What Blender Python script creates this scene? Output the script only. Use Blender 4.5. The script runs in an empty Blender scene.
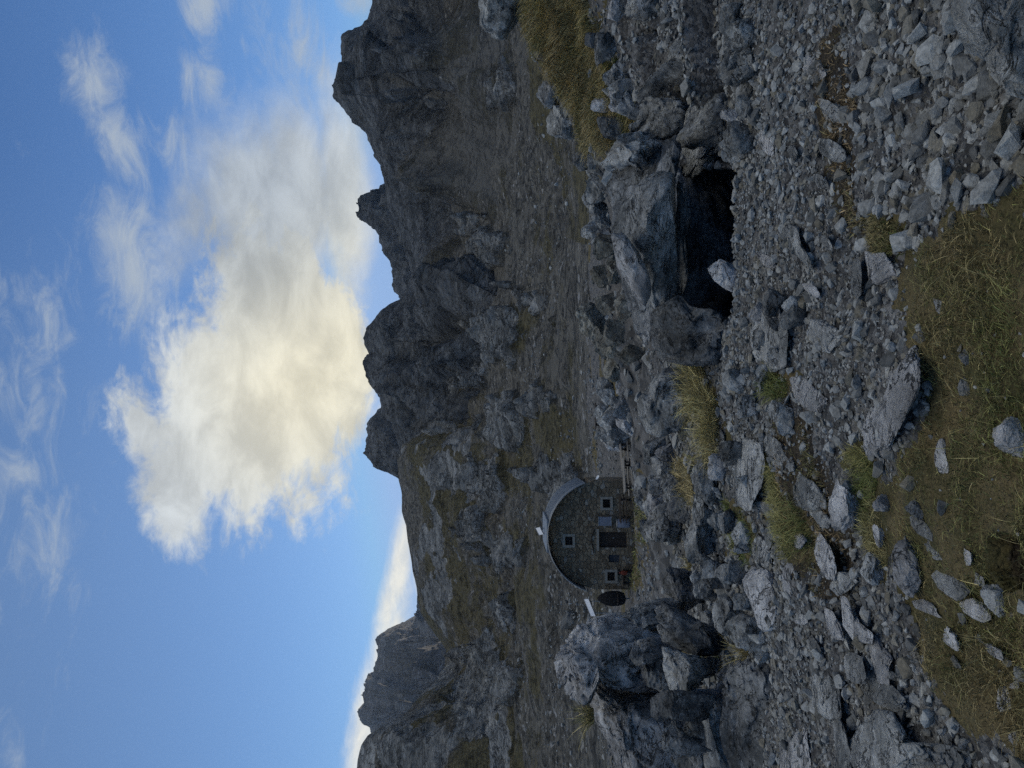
import bpy, bmesh, math, random
import numpy as np
from mathutils import Matrix, Vector

F = 769.0                       # focal length in pixels of the 1024-px side
rng = np.random.default_rng(7)
random.seed(7)
sc = bpy.context.scene
COL = sc.collection
R = math.radians

# ------------------------------------------------------------------ helpers
def link(o):
    COL.objects.link(o)
    return o

def tag(o, label=None, cat=None, group=None, kind=None):
    if label: o['label'] = label
    if cat: o['category'] = cat
    if group: o['group'] = group
    if kind: o['kind'] = kind
    return o

def empty(name, loc, rz=0.0):
    o = link(bpy.data.objects.new(name, None))
    o.location = loc
    o.rotation_euler = (0, 0, rz)
    o.empty_display_size = 0.2
    return o

def mesh_np(name, verts, faces, mat=None, smooth=False, attrs=None, colors=None):
    """faces: int array (n,3) or (n,4)"""
    me = bpy.data.meshes.new(name)
    verts = np.asarray(verts, np.float32)
    faces = np.asarray(faces, np.int32)
    k = faces.shape[1]
    me.vertices.add(len(verts)); me.vertices.foreach_set('co', verts.ravel())
    me.loops.add(faces.size); me.loops.foreach_set('vertex_index', faces.ravel())
    me.polygons.add(len(faces))
    me.polygons.foreach_set('loop_start', np.arange(0, faces.size, k, dtype=np.int32))
    me.polygons.foreach_set('use_smooth', np.full(len(faces), smooth))
    me.update(calc_edges=True)
    for n, a in (attrs or {}).items():
        at = me.attributes.new(n, 'FLOAT', 'POINT'); at.data.foreach_set('value', np.asarray(a, np.float32))
    if colors is not None:
        at = me.attributes.new('Col', 'FLOAT_COLOR', 'POINT')
        c4 = np.ones((len(verts), 4), np.float32); c4[:, :3] = colors
        at.data.foreach_set('color', c4.ravel())
    if mat: me.materials.append(mat)
    return me

def obj_np(name, *a, **k):
    return link(bpy.data.objects.new(name, mesh_np(name, *a, **k)))

# numpy gradient noise -------------------------------------------------------
_perm = np.random.default_rng(3).permutation(256).astype(np.int32)
_perm = np.concatenate([_perm, _perm])
_g = np.random.default_rng(4).normal(size=(256, 3)); _g /= np.linalg.norm(_g, axis=1)[:, None]
def noise3(p):
    p = np.asarray(p, np.float64)
    i = np.floor(p).astype(np.int64); f = p - i; i &= 255
    u = f * f * f * (f * (f * 6 - 15) + 10)
    def corner(dx, dy, dz):
        h = _perm[_perm[_perm[(i[:, 0] + dx) & 255] + ((i[:, 1] + dy) & 255)] + ((i[:, 2] + dz) & 255)]
        g = _g[h]
        return g[:, 0] * (f[:, 0] - dx) + g[:, 1] * (f[:, 1] - dy) + g[:, 2] * (f[:, 2] - dz)
    def mix(a, b, t): return a + (b - a) * t
    x00 = mix(corner(0, 0, 0), corner(1, 0, 0), u[:, 0]); x10 = mix(corner(0, 1, 0), corner(1, 1, 0), u[:, 0])
    x01 = mix(corner(0, 0, 1), corner(1, 0, 1), u[:, 0]); x11 = mix(corner(0, 1, 1), corner(1, 1, 1), u[:, 0])
    return mix(mix(x00, x10, u[:, 1]), mix(x01, x11, u[:, 1]), u[:, 2]) * 1.5
def fbm(p, o=4, g=0.5):
    s = 0; a = 1.0; p = np.asarray(p, np.float64)
    for k in range(o):
        s = s + a * noise3(p + 17.3 * k); p = p * 2.03; a *= g
    return s
def ridged(p, o=4, g=0.5):
    s = 0; a = 1.0; p = np.asarray(p, np.float64); w = 1.0
    for k in range(o):
        n = 1 - np.abs(noise3(p + 9.1 * k)) * 1.6
        n = np.clip(n, 0, 1) ** 2
        s = s + a * n * w; w = np.clip(n * 1.5, 0, 1); p = p * 2.1; a *= g
    return s
def cellular(p):
    """distance-to-second minus distance-to-first (crack pattern) and a random per-cell value"""
    p = np.asarray(p, np.float64); i = np.floor(p).astype(np.int64); f = p - i
    d1 = np.full(len(p), 9.0); d2 = np.full(len(p), 9.0); idv = np.zeros(len(p))
    for dx in (-1, 0, 1):
        for dy in (-1, 0, 1):
            for dz in (-1, 0, 1):
                c = (i + (dx, dy, dz)) & 255
                h = _perm[_perm[_perm[c[:, 0]] + c[:, 1]] + c[:, 2]]
                off = _g[h] * 0.4 + 0.5
                d = np.sqrt(((off + (dx, dy, dz) - f) ** 2).sum(1))
                nw = d < d1
                d2 = np.where(nw, d1, np.minimum(d2, d)); idv = np.where(nw, h / 255.0, idv); d1 = np.where(nw, d, d1)
    return d2 - d1, idv
def sstep(a, b, x):
    t = np.clip((x - a) / (b - a), 0, 1); return t * t * (3 - 2 * t)
def proj(P):
    return 512 - F * P[:, 2] / P[:, 1], 384 - F * P[:, 0] / P[:, 1]
def at(x, y, Y):
    return np.array([(384 - y) / F * Y, Y, -(x - 512) / F * Y])
def inpoly(x, y, poly):
    c = np.zeros(len(x), bool); n = len(poly)
    for k in range(n):
        x1, y1 = poly[k]; x2, y2 = poly[(k + 1) % n]
        cond = (y1 > y) != (y2 > y)
        with np.errstate(divide='ignore', invalid='ignore'):
            xi = (x2 - x1) * (y - y1) / (y2 - y1 if y2 != y1 else 1e-9) + x1
        c ^= cond & (x < xi)
    return c

# ------------------------------------------------------------------ the ground: how deep it lies along each line of sight
YS = [768, 576, 384, 192, 0]
ROWS = [
    (2.0, [1127, 1127, 1127, 1127, 1127]),
    (2.6, [1000, 992, 985, 985, 988]),
    (3.5, [885, 875, 866, 865, 868]),
    (5.0, [808, 785, 770, 765, 765]),
    (7.0, [758, 725, 703, 722, 712]),
    (9.0, [742, 706, 682, 694, 672]),
    (14., [708, 682, 652, 625, 562]),
    (22., [684, 660, 634, 603, 536]),
    (36., [655, 643, 620, 604, 566]),
    (54., [634, 631, 606, 600, 580]),
    (75., [608, 606, 590, 588, 578]),
    (110, [566, 562, 560, 560, 556]),
    (170, [530, 520, 524, 530, 532]),
    (260, [498, 476, 482, 498, 505]),
    (420, [470, 440, 440, 455, 470]),
    (700, [470, 440, 430, 440, 450]),
]
CT = []
for Y, xs in ROWS:
    for y, x in zip(YS, xs):
        CT.append((y, Y, x))
    CT.append((1150, Y, xs[0] + (6 if Y > 6 else 0))); CT.append((-380, Y, xs[-1] - (10 if Y > 6 else 0)))
CT += [(100, 18, 562), (150, 20, 590), (60, 16, 545), (240, 22, 606), (480, 54, 631), (480, 62, 622), (400, 54, 606), (474, 38, 642), (456, 46, 636), (416, 52, 607), (520, 40, 644)]
_c = np.array([((384 - y) / F * 1.6, math.log(Y), (x - 512) / F) for y, Y, x in CT])
def _tps(d2):
    return np.where(d2 > 0, 0.5 * d2 * np.log(np.maximum(d2, 1e-12)), 0)
_n = len(_c)
_K = _tps(((_c[:, None, :2] - _c[None, :, :2]) ** 2).sum(2)) + np.eye(_n) * 1e-3
_P = np.c_[np.ones(_n), _c[:, :2]]
_A = np.block([[_K, _P], [_P.T, np.zeros((3, 3))]])
_w = np.linalg.solve(_A, np.r_[_c[:, 2], 0, 0, 0])
def slope_q(s, lY):
    """-z / Y of the ground along the bearing s = X / Y"""
    out = np.empty(len(s)); q = np.c_[s * 1.6, lY]
    for k in range(0, len(s), 40000):
        b = q[k:k + 40000]
        d2 = ((b[:, None, :] - _c[None, :, :2]) ** 2).sum(2)
        out[k:k + 40000] = _tps(d2) @ _w[:_n] + np.c_[np.ones(len(b)), b] @ _w[_n:]
    return out
def ground_smooth(X, Y):
    X = np.asarray(X, float); Y = np.asarray(Y, float)
    Yc = np.maximum(Y, 2.0)
    s = np.clip(X / Yc, -0.95, 0.95)
    z = -slope_q(s, np.log(Yc)) * Yc
    return np.where(Y < 2.6, -1.6 + (z + 1.6) * sstep(1.8, 2.6, Y), z)
def ground_bumps(X, Y):
    p = np.c_[X, Y, np.zeros(len(X))]
    near = sstep(30, 5, Y)
    b = fbm(p * 0.9, 3) * 0.07 + fbm(p * 3.1 + 5, 3) * 0.030
    mid = sstep(8, 14, Y) * sstep(70, 40, Y)
    b = b + mid * (fbm(p * 0.30 + 3, 4) * 0.45)
    sb = X / np.maximum(Y, 1)
    pit = sstep(0.075, 0.105, sb) * sstep(0.285, 0.262, sb) * sstep(5.85, 6.35, Y) * sstep(10.2, 9.6, Y)
    b = b - 1.1 * pit
    # the rocky bank on the right: broken rock steps
    x, y = 512 - F * ground_smooth(X, Y) / np.maximum(Y, 1), 384 - F * X / np.maximum(Y, 1)
    bank = sstep(260, 120, y) * sstep(6.0, 7.5, Y) * sstep(13, 10, Y)
    cr, idv = cellular(p * 1.1 + np.c_[fbm(p, 2), fbm(p + 4, 2), np.zeros(len(X))] * 0.5)
    b = b + bank * ((idv - 0.5) * 0.55 - sstep(0.16, 0.0, cr) * 0.3)
    return b
# a table of the ground along the lines of sight, to drop things on it
_sy = np.arange(-200, 1000, 4.0); _ly = np.linspace(math.log(2.0), math.log(120), 260)
_S, _L = np.meshgrid((384 - _sy) / F, _ly, indexing='ij')
_Q = slope_q(_S.ravel(), _L.ravel()).reshape(_S.shape)
def hit(x, y):
    """distance along +Y at which the line of sight of pixel (x, y) meets the ground (nan when it does not)"""
    x = np.atleast_1d(np.asarray(x, float)); y = np.atleast_1d(np.asarray(y, float))
    q = (x - 512) / F
    j = np.clip(np.rint((y + 200) / 4).astype(int), 0, len(_sy) - 1)
    col = _Q[j]
    below = col <= q[:, None]
    k = np.argmax(below, axis=1)
    k0 = np.maximum(k - 1, 0); r = np.arange(len(x))
    a, b = col[r, k0], col[r, k]
    t = np.where(a != b, (a - q) / np.where(a != b, a - b, 1), 0)
    Y = np.exp(_ly[k0] + np.clip(t, 0, 1) * (_ly[k] - _ly[k0]))
    near = (k == 0) & below[:, 0]
    Y = np.where(near, 1.6 / np.maximum(q, 0.2), Y)
    return np.where(below.any(1), Y, np.nan)

# ------------------------------------------------------------------ materials
def new_mat(name):
    m = bpy.data.materials.new(name); m.use_nodes = True
    nt = m.node_tree; b = nt.nodes['Principled BSDF']
    b.inputs['Roughness'].default_value = 0.9
    b.inputs['Specular IOR Level'].default_value = 0.25
    return m, nt, b
class N:
    """short-hand for wiring shader nodes"""
    def __init__(s, nt): s.nt = nt
    def new(s, t, **k):
        n = s.nt.nodes.new(t)
        for a, v in k.items(): setattr(n, a, v)
        return n
    def put(s, sock, v):
        if hasattr(v, 'is_linked') or isinstance(v, bpy.types.NodeSocket): s.nt.links.new(v, sock)
        elif isinstance(v, (tuple, list)) and len(v) == 3 and sock.type == 'RGBA': sock.default_value = (*v, 1)
        else: sock.default_value = v
    def math(s, op, a, b=0.0, c=None, clamp=False):
        n = s.new('ShaderNodeMath', operation=op, use_clamp=clamp)
        s.put(n.inputs[0], a); s.put(n.inputs[1], b)
        if c is not None: s.put(n.inputs[2], c)
        return n.outputs[0]
    def vmath(s, op, a, b=None, scale=None, out=0):
        n = s.new('ShaderNodeVectorMath', operation=op)
        s.put(n.inputs[0], a)
        if b is not None: s.put(n.inputs[1], b)
        if scale is not None: s.put(n.inputs['Scale'], scale)
        return n.outputs[out]
    def mix(s, f, a, b, mode='MIX'):
        n = s.new('ShaderNodeMix', data_type='RGBA', blend_type=mode)
        s.put(n.inputs[0], f); s.put(n.inputs[6], a); s.put(n.inputs[7], b)
        return n.outputs[2]
    def ramp(s, v, lo, hi, a=0.0, b=1.0, smooth=True):
        n = s.new('ShaderNodeMapRange', interpolation_type='SMOOTHSTEP' if smooth else 'LINEAR')
        s.put(n.inputs[0], v); n.inputs[1].default_value = lo; n.inputs[2].default_value = hi
        n.inputs[3].default_value = a; n.inputs[4].default_value = b
        return n.outputs[0]
    def noise(s, vec, scale, detail=4, rough=0.55, dist=0.0):
        n = s.new('ShaderNodeTexNoise'); s.put(n.inputs['Vector'], vec)
        n.inputs['Scale'].default_value = scale; n.inputs['Detail'].default_value = detail
        n.inputs['Roughness'].default_value = rough; n.inputs['Distortion'].default_value = dist
        return n.outputs[0]
    def voro(s, vec, scale, feature='F1', rnd=1.0):
        n = s.new('ShaderNodeTexVoronoi', feature=feature); s.put(n.inputs['Vector'], vec)
        n.inputs['Scale'].default_value = scale; n.inputs['Randomness'].default_value = rnd
        return n
    def mapping(s, vec, loc=(0, 0, 0), rot=(0, 0, 0), scale=(1, 1, 1)):
        n = s.new('ShaderNodeMapping'); s.put(n.inputs[0], vec)
        n.inputs[1].default_value = loc; n.inputs[2].default_value = rot; n.inputs[3].default_value = scale
        return n.outputs[0]
    def bump(s, h, dist, strength=1.0, normal=None):
        n = s.new('ShaderNodeBump'); s.put(n.inputs['Height'], h)
        n.inputs['Distance'].default_value = dist; n.inputs['Strength'].default_value = strength
        if normal is not None: s.put(n.inputs['Normal'], normal)
        return n.outputs[0]
    def attr(s, name, out='Fac'):
        return s.new('ShaderNodeAttribute', attribute_name=name).outputs[out]

def rock_material(name, dark, mid, light, sc_=1.0, vein=0.2, moss=0.0):
    m, nt, b = new_mat(name); n = N(nt)
    oi = n.new('ShaderNodeObjectInfo'); tc = n.new('ShaderNodeTexCoord')
    off = n.vmath('SCALE', (13.1, 7.7, 5.3), scale=n.math('MULTIPLY', oi.outputs['Random'], 9.0))
    v = n.vmath('ADD', tc.outputs['Object'], off)
    big = n.noise(v, 1.6 * sc_, 6, 0.6, 0.4)
    fine = n.noise(v, 22 * sc_, 6, 0.7)
    grain = n.noise(v, 110 * sc_, 3, 0.6)
    st = n.mapping(v, rot=(0.5, 0.9, 0.3), scale=(1, 1, 2.2))
    streak = n.noise(st, 5 * sc_, 5, 0.65, 1.2)
    c = n.mix(n.ramp(big, 0.36, 0.62), dark, mid)
    c = n.mix(n.math('MULTIPLY', n.ramp(fine, 0.5, 0.72), 0.55), c, light)
    c = n.mix(n.math('MULTIPLY', n.ramp(fine, 0.46, 0.30), 0.55), c, tuple(k * 0.45 for k in dark))
    c = n.mix(n.math('MULTIPLY', n.ramp(streak, 0.56, 0.68), vein), c, light)
    def line(vec, k, w, lo, hi):
        q = n.noise(vec, k, 6, 0.6, 0.8)
        return n.math('MULTIPLY', n.ramp(n.math('ABSOLUTE', n.math('SUBTRACT', q, 0.5)), 0.0, w, 1.0, 0.0), n.ramp(n.noise(v, k * 0.9, 2), lo, hi))
    crack = n.math('MAXIMUM', line(st, 2.2 * sc_, 0.012, 0.42, 0.6), line(n.mapping(v, rot=(1.1, 0.2, 0.9), scale=(1, 1, 3)), 5.0 * sc_, 0.016, 0.45, 0.6))
    c = n.mix(n.math('MULTIPLY', crack, 0.85), c, (0.022, 0.023, 0.024))
    wv = n.vmath('ADD', st, n.vmath('SCALE', (0.9, 0.8, 0.7), scale=n.noise(v, 1.6 * sc_, 5, 0.65)))
    fa = n.voro(n.mapping(wv, rot=(0.6, 0.2, 0.5), scale=(1, 1, 0.7)), 1.5 * sc_); fb = n.voro(n.mapping(wv, rot=(0.2, 0.7, 0.1), scale=(1, 1, 0.6)), 5.5 * sc_)
    ca = n.new('ShaderNodeSeparateColor'); n.put(ca.inputs[0], fa.outputs['Color']); cb = n.new('ShaderNodeSeparateColor'); n.put(cb.inputs[0], fb.outputs['Color'])
    facet = n.math('ADD', n.math('MULTIPLY', ca.outputs[0], 0.6), n.math('MULTIPLY', cb.outputs[0], 0.4))
    c = n.vmath('SCALE', c, scale=n.ramp(facet, 0.15, 0.85, 0.78, 1.22, False))
    vein = line(n.mapping(v, loc=(4, 2, 1), rot=(0.3, 1.2, 0.4), scale=(1, 1, 2.5)), 3.4 * sc_, 0.010, 0.5, 0.62)
    c = n.mix(n.math('MULTIPLY', vein, 0.5), c, (0.5, 0.51, 0.52))
    blot = n.noise(v, 3.2 * sc_, 8, 0.72, 0.3)
    c = n.vmath('SCALE', c, scale=n.ramp(blot, 0.33, 0.67, 0.85, 1.95))
    ls = n.noise(v, 7 * sc_, 5, 0.7)
    c = n.mix(n.math('MULTIPLY', n.ramp(ls, 0.60, 0.68), 0.45), c, (0.05, 0.05, 0.052))       # dark lichen
    if moss:
        c = n.mix(n.math('MULTIPLY', n.ramp(n.noise(v, 4 * sc_, 5, 0.7), 0.52, 0.66), moss), c, (0.13, 0.10, 0.07))
    bright = n.math('MULTIPLY_ADD', oi.outputs['Random'], 0.4, 0.85)
    c = n.mix(1.0, c, n.new('ShaderNodeCombineColor').outputs[0], 'MULTIPLY') if False else n.vmath('SCALE', c, scale=bright)
    n.put(b.inputs['Base Color'], c)
    h = n.math('ADD', n.math('MULTIPLY', fine, 0.6), n.math('MULTIPLY', grain, 0.22))
    h = n.math('ADD', h, n.math('MULTIPLY', streak, 0.2))
    h = n.math('SUBTRACT', h, n.math('MULTIPLY', crack, 0.9))
    nb = n.bump(n.math('ADD', n.math('MULTIPLY', facet, 0.8), n.math('MULTIPLY', blot, 0.5)), 0.12 / sc_, 0.9)
    n.put(b.inputs['Normal'], n.bump(h, 0.05 / sc_, 1.0, nb))
    return m
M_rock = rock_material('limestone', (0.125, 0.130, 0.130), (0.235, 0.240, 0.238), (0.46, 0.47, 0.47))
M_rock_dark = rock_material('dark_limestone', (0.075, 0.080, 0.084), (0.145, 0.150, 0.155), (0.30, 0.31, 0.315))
M_rock_light = rock_material('pale_limestone', (0.23, 0.23, 0.235), (0.33, 0.33, 0.335), (0.52, 0.52, 0.53), vein=0.3)
M_rock_brown = rock_material('stained_limestone', (0.105, 0.102, 0.085), (0.18, 0.175, 0.15), (0.34, 0.33, 0.32), moss=0.6)

def stone_material():
    m, nt, b = new_mat('scree_stone'); n = N(nt)
    ge = n.new('ShaderNodeNewGeometry'); tc = n.new('ShaderNodeTexCoord'); oi = n.new('ShaderNodeObjectInfo')
    rn = n.math('FRACT', n.math('ADD', ge.outputs['Random Per Island'], n.math('MULTIPLY', oi.outputs['Random'], 7.3)))
    v = ge.outputs['Position']
    c = n.mix(n.ramp(rn, 0, 1, smooth=False), (0.095, 0.098, 0.098), (0.38, 0.39, 0.385))
    rn2 = n.math('FRACT', n.math('MULTIPLY', rn, 17.7))
    c = n.mix(n.math('MULTIPLY', n.ramp(rn2, 0.72, 0.9), 0.65), c, (0.20, 0.175, 0.125))
    rn3 = n.math('FRACT', n.math('MULTIPLY', rn, 41.3))
    c = n.mix(n.math('MULTIPLY', n.ramp(rn3, 0.90, 0.96), 0.7), c, (0.46, 0.47, 0.46))
    c = n.mix(n.math('MULTIPLY', n.ramp(n.noise(v, 14, 5, 0.7), 0.56, 0.68), 0.5), c, (0.07, 0.072, 0.062))
    f = n.noise(v, 45, 5, 0.65)
    c = n.vmath('SCALE', c, scale=n.ramp(f, 0.25, 0.75, 0.62, 1.35))
    n.put(b.inputs['Base Color'], c)
    n.put(b.inputs['Normal'], n.bump(n.math('ADD', f, n.math('MULTIPLY', n.noise(v, 180, 2), 0.3)), 0.012, 0.8))
    return m
M_stone = stone_material()

def ground_material():
    m, nt, b = new_mat('stony_ground'); n = N(nt)
    v = n.new('ShaderNodeNewGeometry').outputs['Position']
    g = n.attr('grass'); e = n.attr('earth'); far = n.attr('far')
    v1 = n.voro(v, 26); v2 = n.voro(v, 60)
    tone = n.new('ShaderNodeSeparateColor'); n.put(tone.inputs[0], v1.outputs['Color'])
    c = n.mix(tone.outputs[0], (0.05, 0.05, 0.052), (0.23, 0.228, 0.225))
    c = n.vmath('SCALE', c, scale=n.ramp(n.noise(v, 5, 5, 0.6), 0.3, 0.7, 0.6, 1.2))
    # farther off the slope is fine scree between dry turf
    v4 = n.voro(v, 4.5); tone4 = n.new('ShaderNodeSeparateColor'); n.put(tone4.inputs[0], v4.outputs['Color'])
    cf = n.mix(tone4.outputs[0], (0.06, 0.06, 0.06), (0.20, 0.195, 0.19))
    c = n.mix(far, c, cf)
    soil = n.mix(n.ramp(n.noise(v, 9, 5, 0.7), 0.35, 0.65), (0.030, 0.024, 0.017), (0.075, 0.060, 0.040))
    gr = n.mix(n.ramp(n.noise(v, 3.0, 6, 0.7), 0.35, 0.65), (0.078, 0.072, 0.030), (0.170, 0.132, 0.066))
    nz = n.noise(v, 6, 4, 0.7)
    c = n.mix(n.ramp(n.math('ADD', e, n.math('MULTIPLY', n.math('SUBTRACT', nz, 0.5), 1.2)), 0.35, 0.6), c, soil)
    c = n.mix(n.ramp(n.math('ADD', g, n.math('MULTIPLY', n.math('SUBTRACT', nz, 0.5), 1.0)), 0.35, 0.6), c, gr)
    n.put(b.inputs['Base Color'], c)
    h = n.math('ADD', n.math('MULTIPLY', v1.outputs['Distance'], -1.0), n.math('MULTIPLY', v2.outputs['Distance'], -0.5))
    n1 = n.bump(h, 0.03, 0.9)
    n.put(b.inputs['Normal'], n.bump(n.noise(v, 2.5, 8, 0.7), 0.25, 0.5, n1))
    return m
M_ground = ground_material()

def mountain_material(name, rock_a, rock_b, scree, turf, s=1.0, warm=0.0):
    """vertex attributes: rock (bare outcrop), turf (dry grass), talus (pale scree streaks)"""
    m, nt, b = new_mat(name); n = N(nt)
    v = n.new('ShaderNodeNewGeometry').outputs['Position']
    rk, tf, ta = n.attr('rock'), n.attr('turf'), n.attr('talus')
    st = n.mapping(v, rot=(0.35, 0.5, 0.2), scale=(1, 1, 2.2))
    big = n.noise(st, 0.05 * s, 8, 0.65, 0.6); fin = n.noise(st, 0.45 * s, 6, 0.7, 0.5)
    def line(vec, k, w, lo, hi):
        q = n.noise(vec, k * s, 6, 0.6, 0.8)
        return n.math('MULTIPLY', n.ramp(n.math('ABSOLUTE', n.math('SUBTRACT', q, 0.5)), 0.0, w, 1.0, 0.0), n.ramp(n.noise(v, k * s * 0.7, 2), lo, hi))
    crack = n.math('MAXIMUM', line(st, 0.10, 0.014, 0.4, 0.55), line(n.mapping(v, rot=(0.9, 0.3, 0.8), scale=(1, 1, 2.5)), 0.22, 0.02, 0.42, 0.56))
    c = n.mix(n.ramp(big, 0.38, 0.62), rock_a, rock_b)
    wv = n.vmath('ADD', st, n.vmath('SCALE', (7, 6, 5), scale=n.noise(v, 0.10 * s, 5, 0.65)))
    fa = n.voro(n.mapping(wv, rot=(0.6, 0.2, 0.5), scale=(1, 1, 2.0)), 0.11 * s); fb = n.voro(n.mapping(wv, rot=(0.2, 0.7, 0.1), scale=(1, 1, 2.2)), 0.42 * s)
    ca = n.new('ShaderNodeSeparateColor'); n.put(ca.inputs[0], fa.outputs['Color']); cb = n.new('ShaderNodeSeparateColor'); n.put(cb.inputs[0], fb.outputs['Color'])
    facet = n.math('ADD', n.math('MULTIPLY', ca.outputs[0], 0.6), n.math('MULTIPLY', cb.outputs[0], 0.4))
    c = n.vmath('SCALE', c, scale=n.ramp(facet, 0.15, 0.85, 0.62, 1.42, False))
    c = n.vmath('SCALE', c, scale=n.ramp(fin, 0.32, 0.68, 0.72, 1.25))
    c = n.mix(n.math('MULTIPLY', crack, 0.8), c, tuple(k * 0.18 for k in rock_a))
    vs = n.voro(v, 1.3 * s); ts = n.new('ShaderNodeSeparateColor'); n.put(ts.inputs[0], vs.outputs['Color'])
    vs2 = n.voro(v, 0.5 * s); ts2 = n.new('ShaderNodeSeparateColor'); n.put(ts2.inputs[0], vs2.outputs['Color'])
    spk = n.math('MULTIPLY', n.math('ADD', ts.outputs[0], ts2.outputs[1]), 0.5)
    sc1 = n.vmath('SCALE', scree, scale=n.ramp(spk, 0.15, 0.9, 0.45, 1.6, False))
    sc1 = n.mix(n.ramp(n.math('MULTIPLY', ts.outputs[1], ts2.outputs[2]), 0.72, 0.8), sc1, (0.30, 0.30, 0.30))
    tu = n.vmath('SCALE', turf, scale=n.ramp(n.noise(v, 0.8 * s, 6, 0.75), 0.3, 0.7, 0.5, 1.5))
    wob = n.math('MULTIPLY', n.math('SUBTRACT', n.noise(v, 0.11 * s, 7, 0.72), 0.5), 1.5)
    base = n.mix(n.ramp(n.math('ADD', tf, wob), 0.38, 0.62), sc1, tu)
    base = n.mix(n.ramp(n.math('ADD', ta, n.math('MULTIPLY', wob, 0.4)), 0.35, 0.65), base, tuple(k * 1.15 for k in scree))
    c = n.mix(n.ramp(n.math('ADD', rk, n.math('MULTIPLY', wob, 0.55)), 0.40, 0.56), base, c)
    n.put(b.inputs['Base Color'], c)
    h = n.math('ADD', n.math('MULTIPLY', fin, 0.5), n.math('MULTIPLY', n.noise(st, 1.8 * s, 4, 0.7), 0.25))
    h = n.math('SUBTRACT', h, n.math('MULTIPLY', crack, 0.6))
    h = n.math('ADD', h, n.math('MULTIPLY', facet, n.math('MULTIPLY', rk, 1.1)))
    n.put(b.inputs['Normal'], n.bump(h, 2.2 / s, 1.0))
    return m
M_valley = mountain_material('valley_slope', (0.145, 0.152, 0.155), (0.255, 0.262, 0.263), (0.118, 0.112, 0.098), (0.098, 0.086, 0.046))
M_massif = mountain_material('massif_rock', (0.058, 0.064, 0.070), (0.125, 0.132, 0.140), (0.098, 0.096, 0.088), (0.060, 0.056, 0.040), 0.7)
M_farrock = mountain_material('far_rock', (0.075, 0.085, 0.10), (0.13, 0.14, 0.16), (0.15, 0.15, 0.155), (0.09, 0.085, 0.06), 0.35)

# ------------------------------------------------------------------ grass areas, as outlines on the ground
GP_NEAR = [(1024, 192), (988, 206), (962, 240), (918, 252), (903, 290), (913, 335), (925, 380), (915, 440), (885, 462), (862, 490), (868, 535), (895, 575),
           (905, 610), (925, 650), (948, 700), (978, 730), (1010, 752), (1060, 790), (1700, 1100), (1700, -100), (1200, 80)]
GP_STRIP = [(838, 452), (852, 446), (868, 470), (874, 520), (888, 560), (884, 575), (862, 548), (846, 500)]
GP_BANK = [(505, -20), (522, 5), (545, 50), (556, 80), (566, 102), (578, 118), (590, 150), (600, 180), (606, 150), (622, 158), (640, 128), (632, 92), (612, 66), (596, 40), (580, 0), (570, -40)]
GP_TUFT = [(686, 372), (700, 368), (716, 395), (722, 425), (716, 450), (700, 452), (690, 430)]
GP_MIDA = [(664, 462), (690, 455), (704, 470), (700, 500), (684, 520), (668, 500)]
GP_MIDB = [(718, 500), (742, 506), (764, 545), (752, 570), (730, 560)]
GP_MIDC = [(765, 395), (772, 372), (788, 380), (786, 400)]
GP_MIDD = [(752, 455), (775, 470), (800, 505), (812, 545), (790, 560), (772, 520)]
GP_MIDE = [(856, 215), (880, 212), (902, 232), (898, 256), (868, 250)]
GP_HUT = [(622, 548), (640, 545), (646, 575), (640, 592), (622, 588)]
GP_HUTB = [(640, 488), (650, 495), (655, 540), (644, 545), (636, 520)]
GP_SLOT = [(690, 636), (712, 640), (722, 660), (706, 668), (694, 655)]
GRASS = [GP_NEAR, GP_STRIP, GP_BANK, GP_TUFT, GP_MIDA, GP_MIDB, GP_MIDC, GP_MIDD, GP_MIDE, GP_HUT, GP_HUTB, GP_SLOT]
EARTH = [[(818, 30), (842, 20), (860, 60), (862, 110), (850, 170), (856, 230), (838, 240), (824, 170)], [(770, 400), (800, 420), (830, 500), (850, 590), (820, 600), (780, 520)],
         [(985, 540), (1040, 535), (1040, 600), (990, 598)], [(930, 640), (960, 620), (1010, 700), (1000, 740)]]
BAREHOLE = [(990, 545), (1002, 538), (1030, 540), (1030, 592), (1004, 594), (990, 575)]

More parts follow.
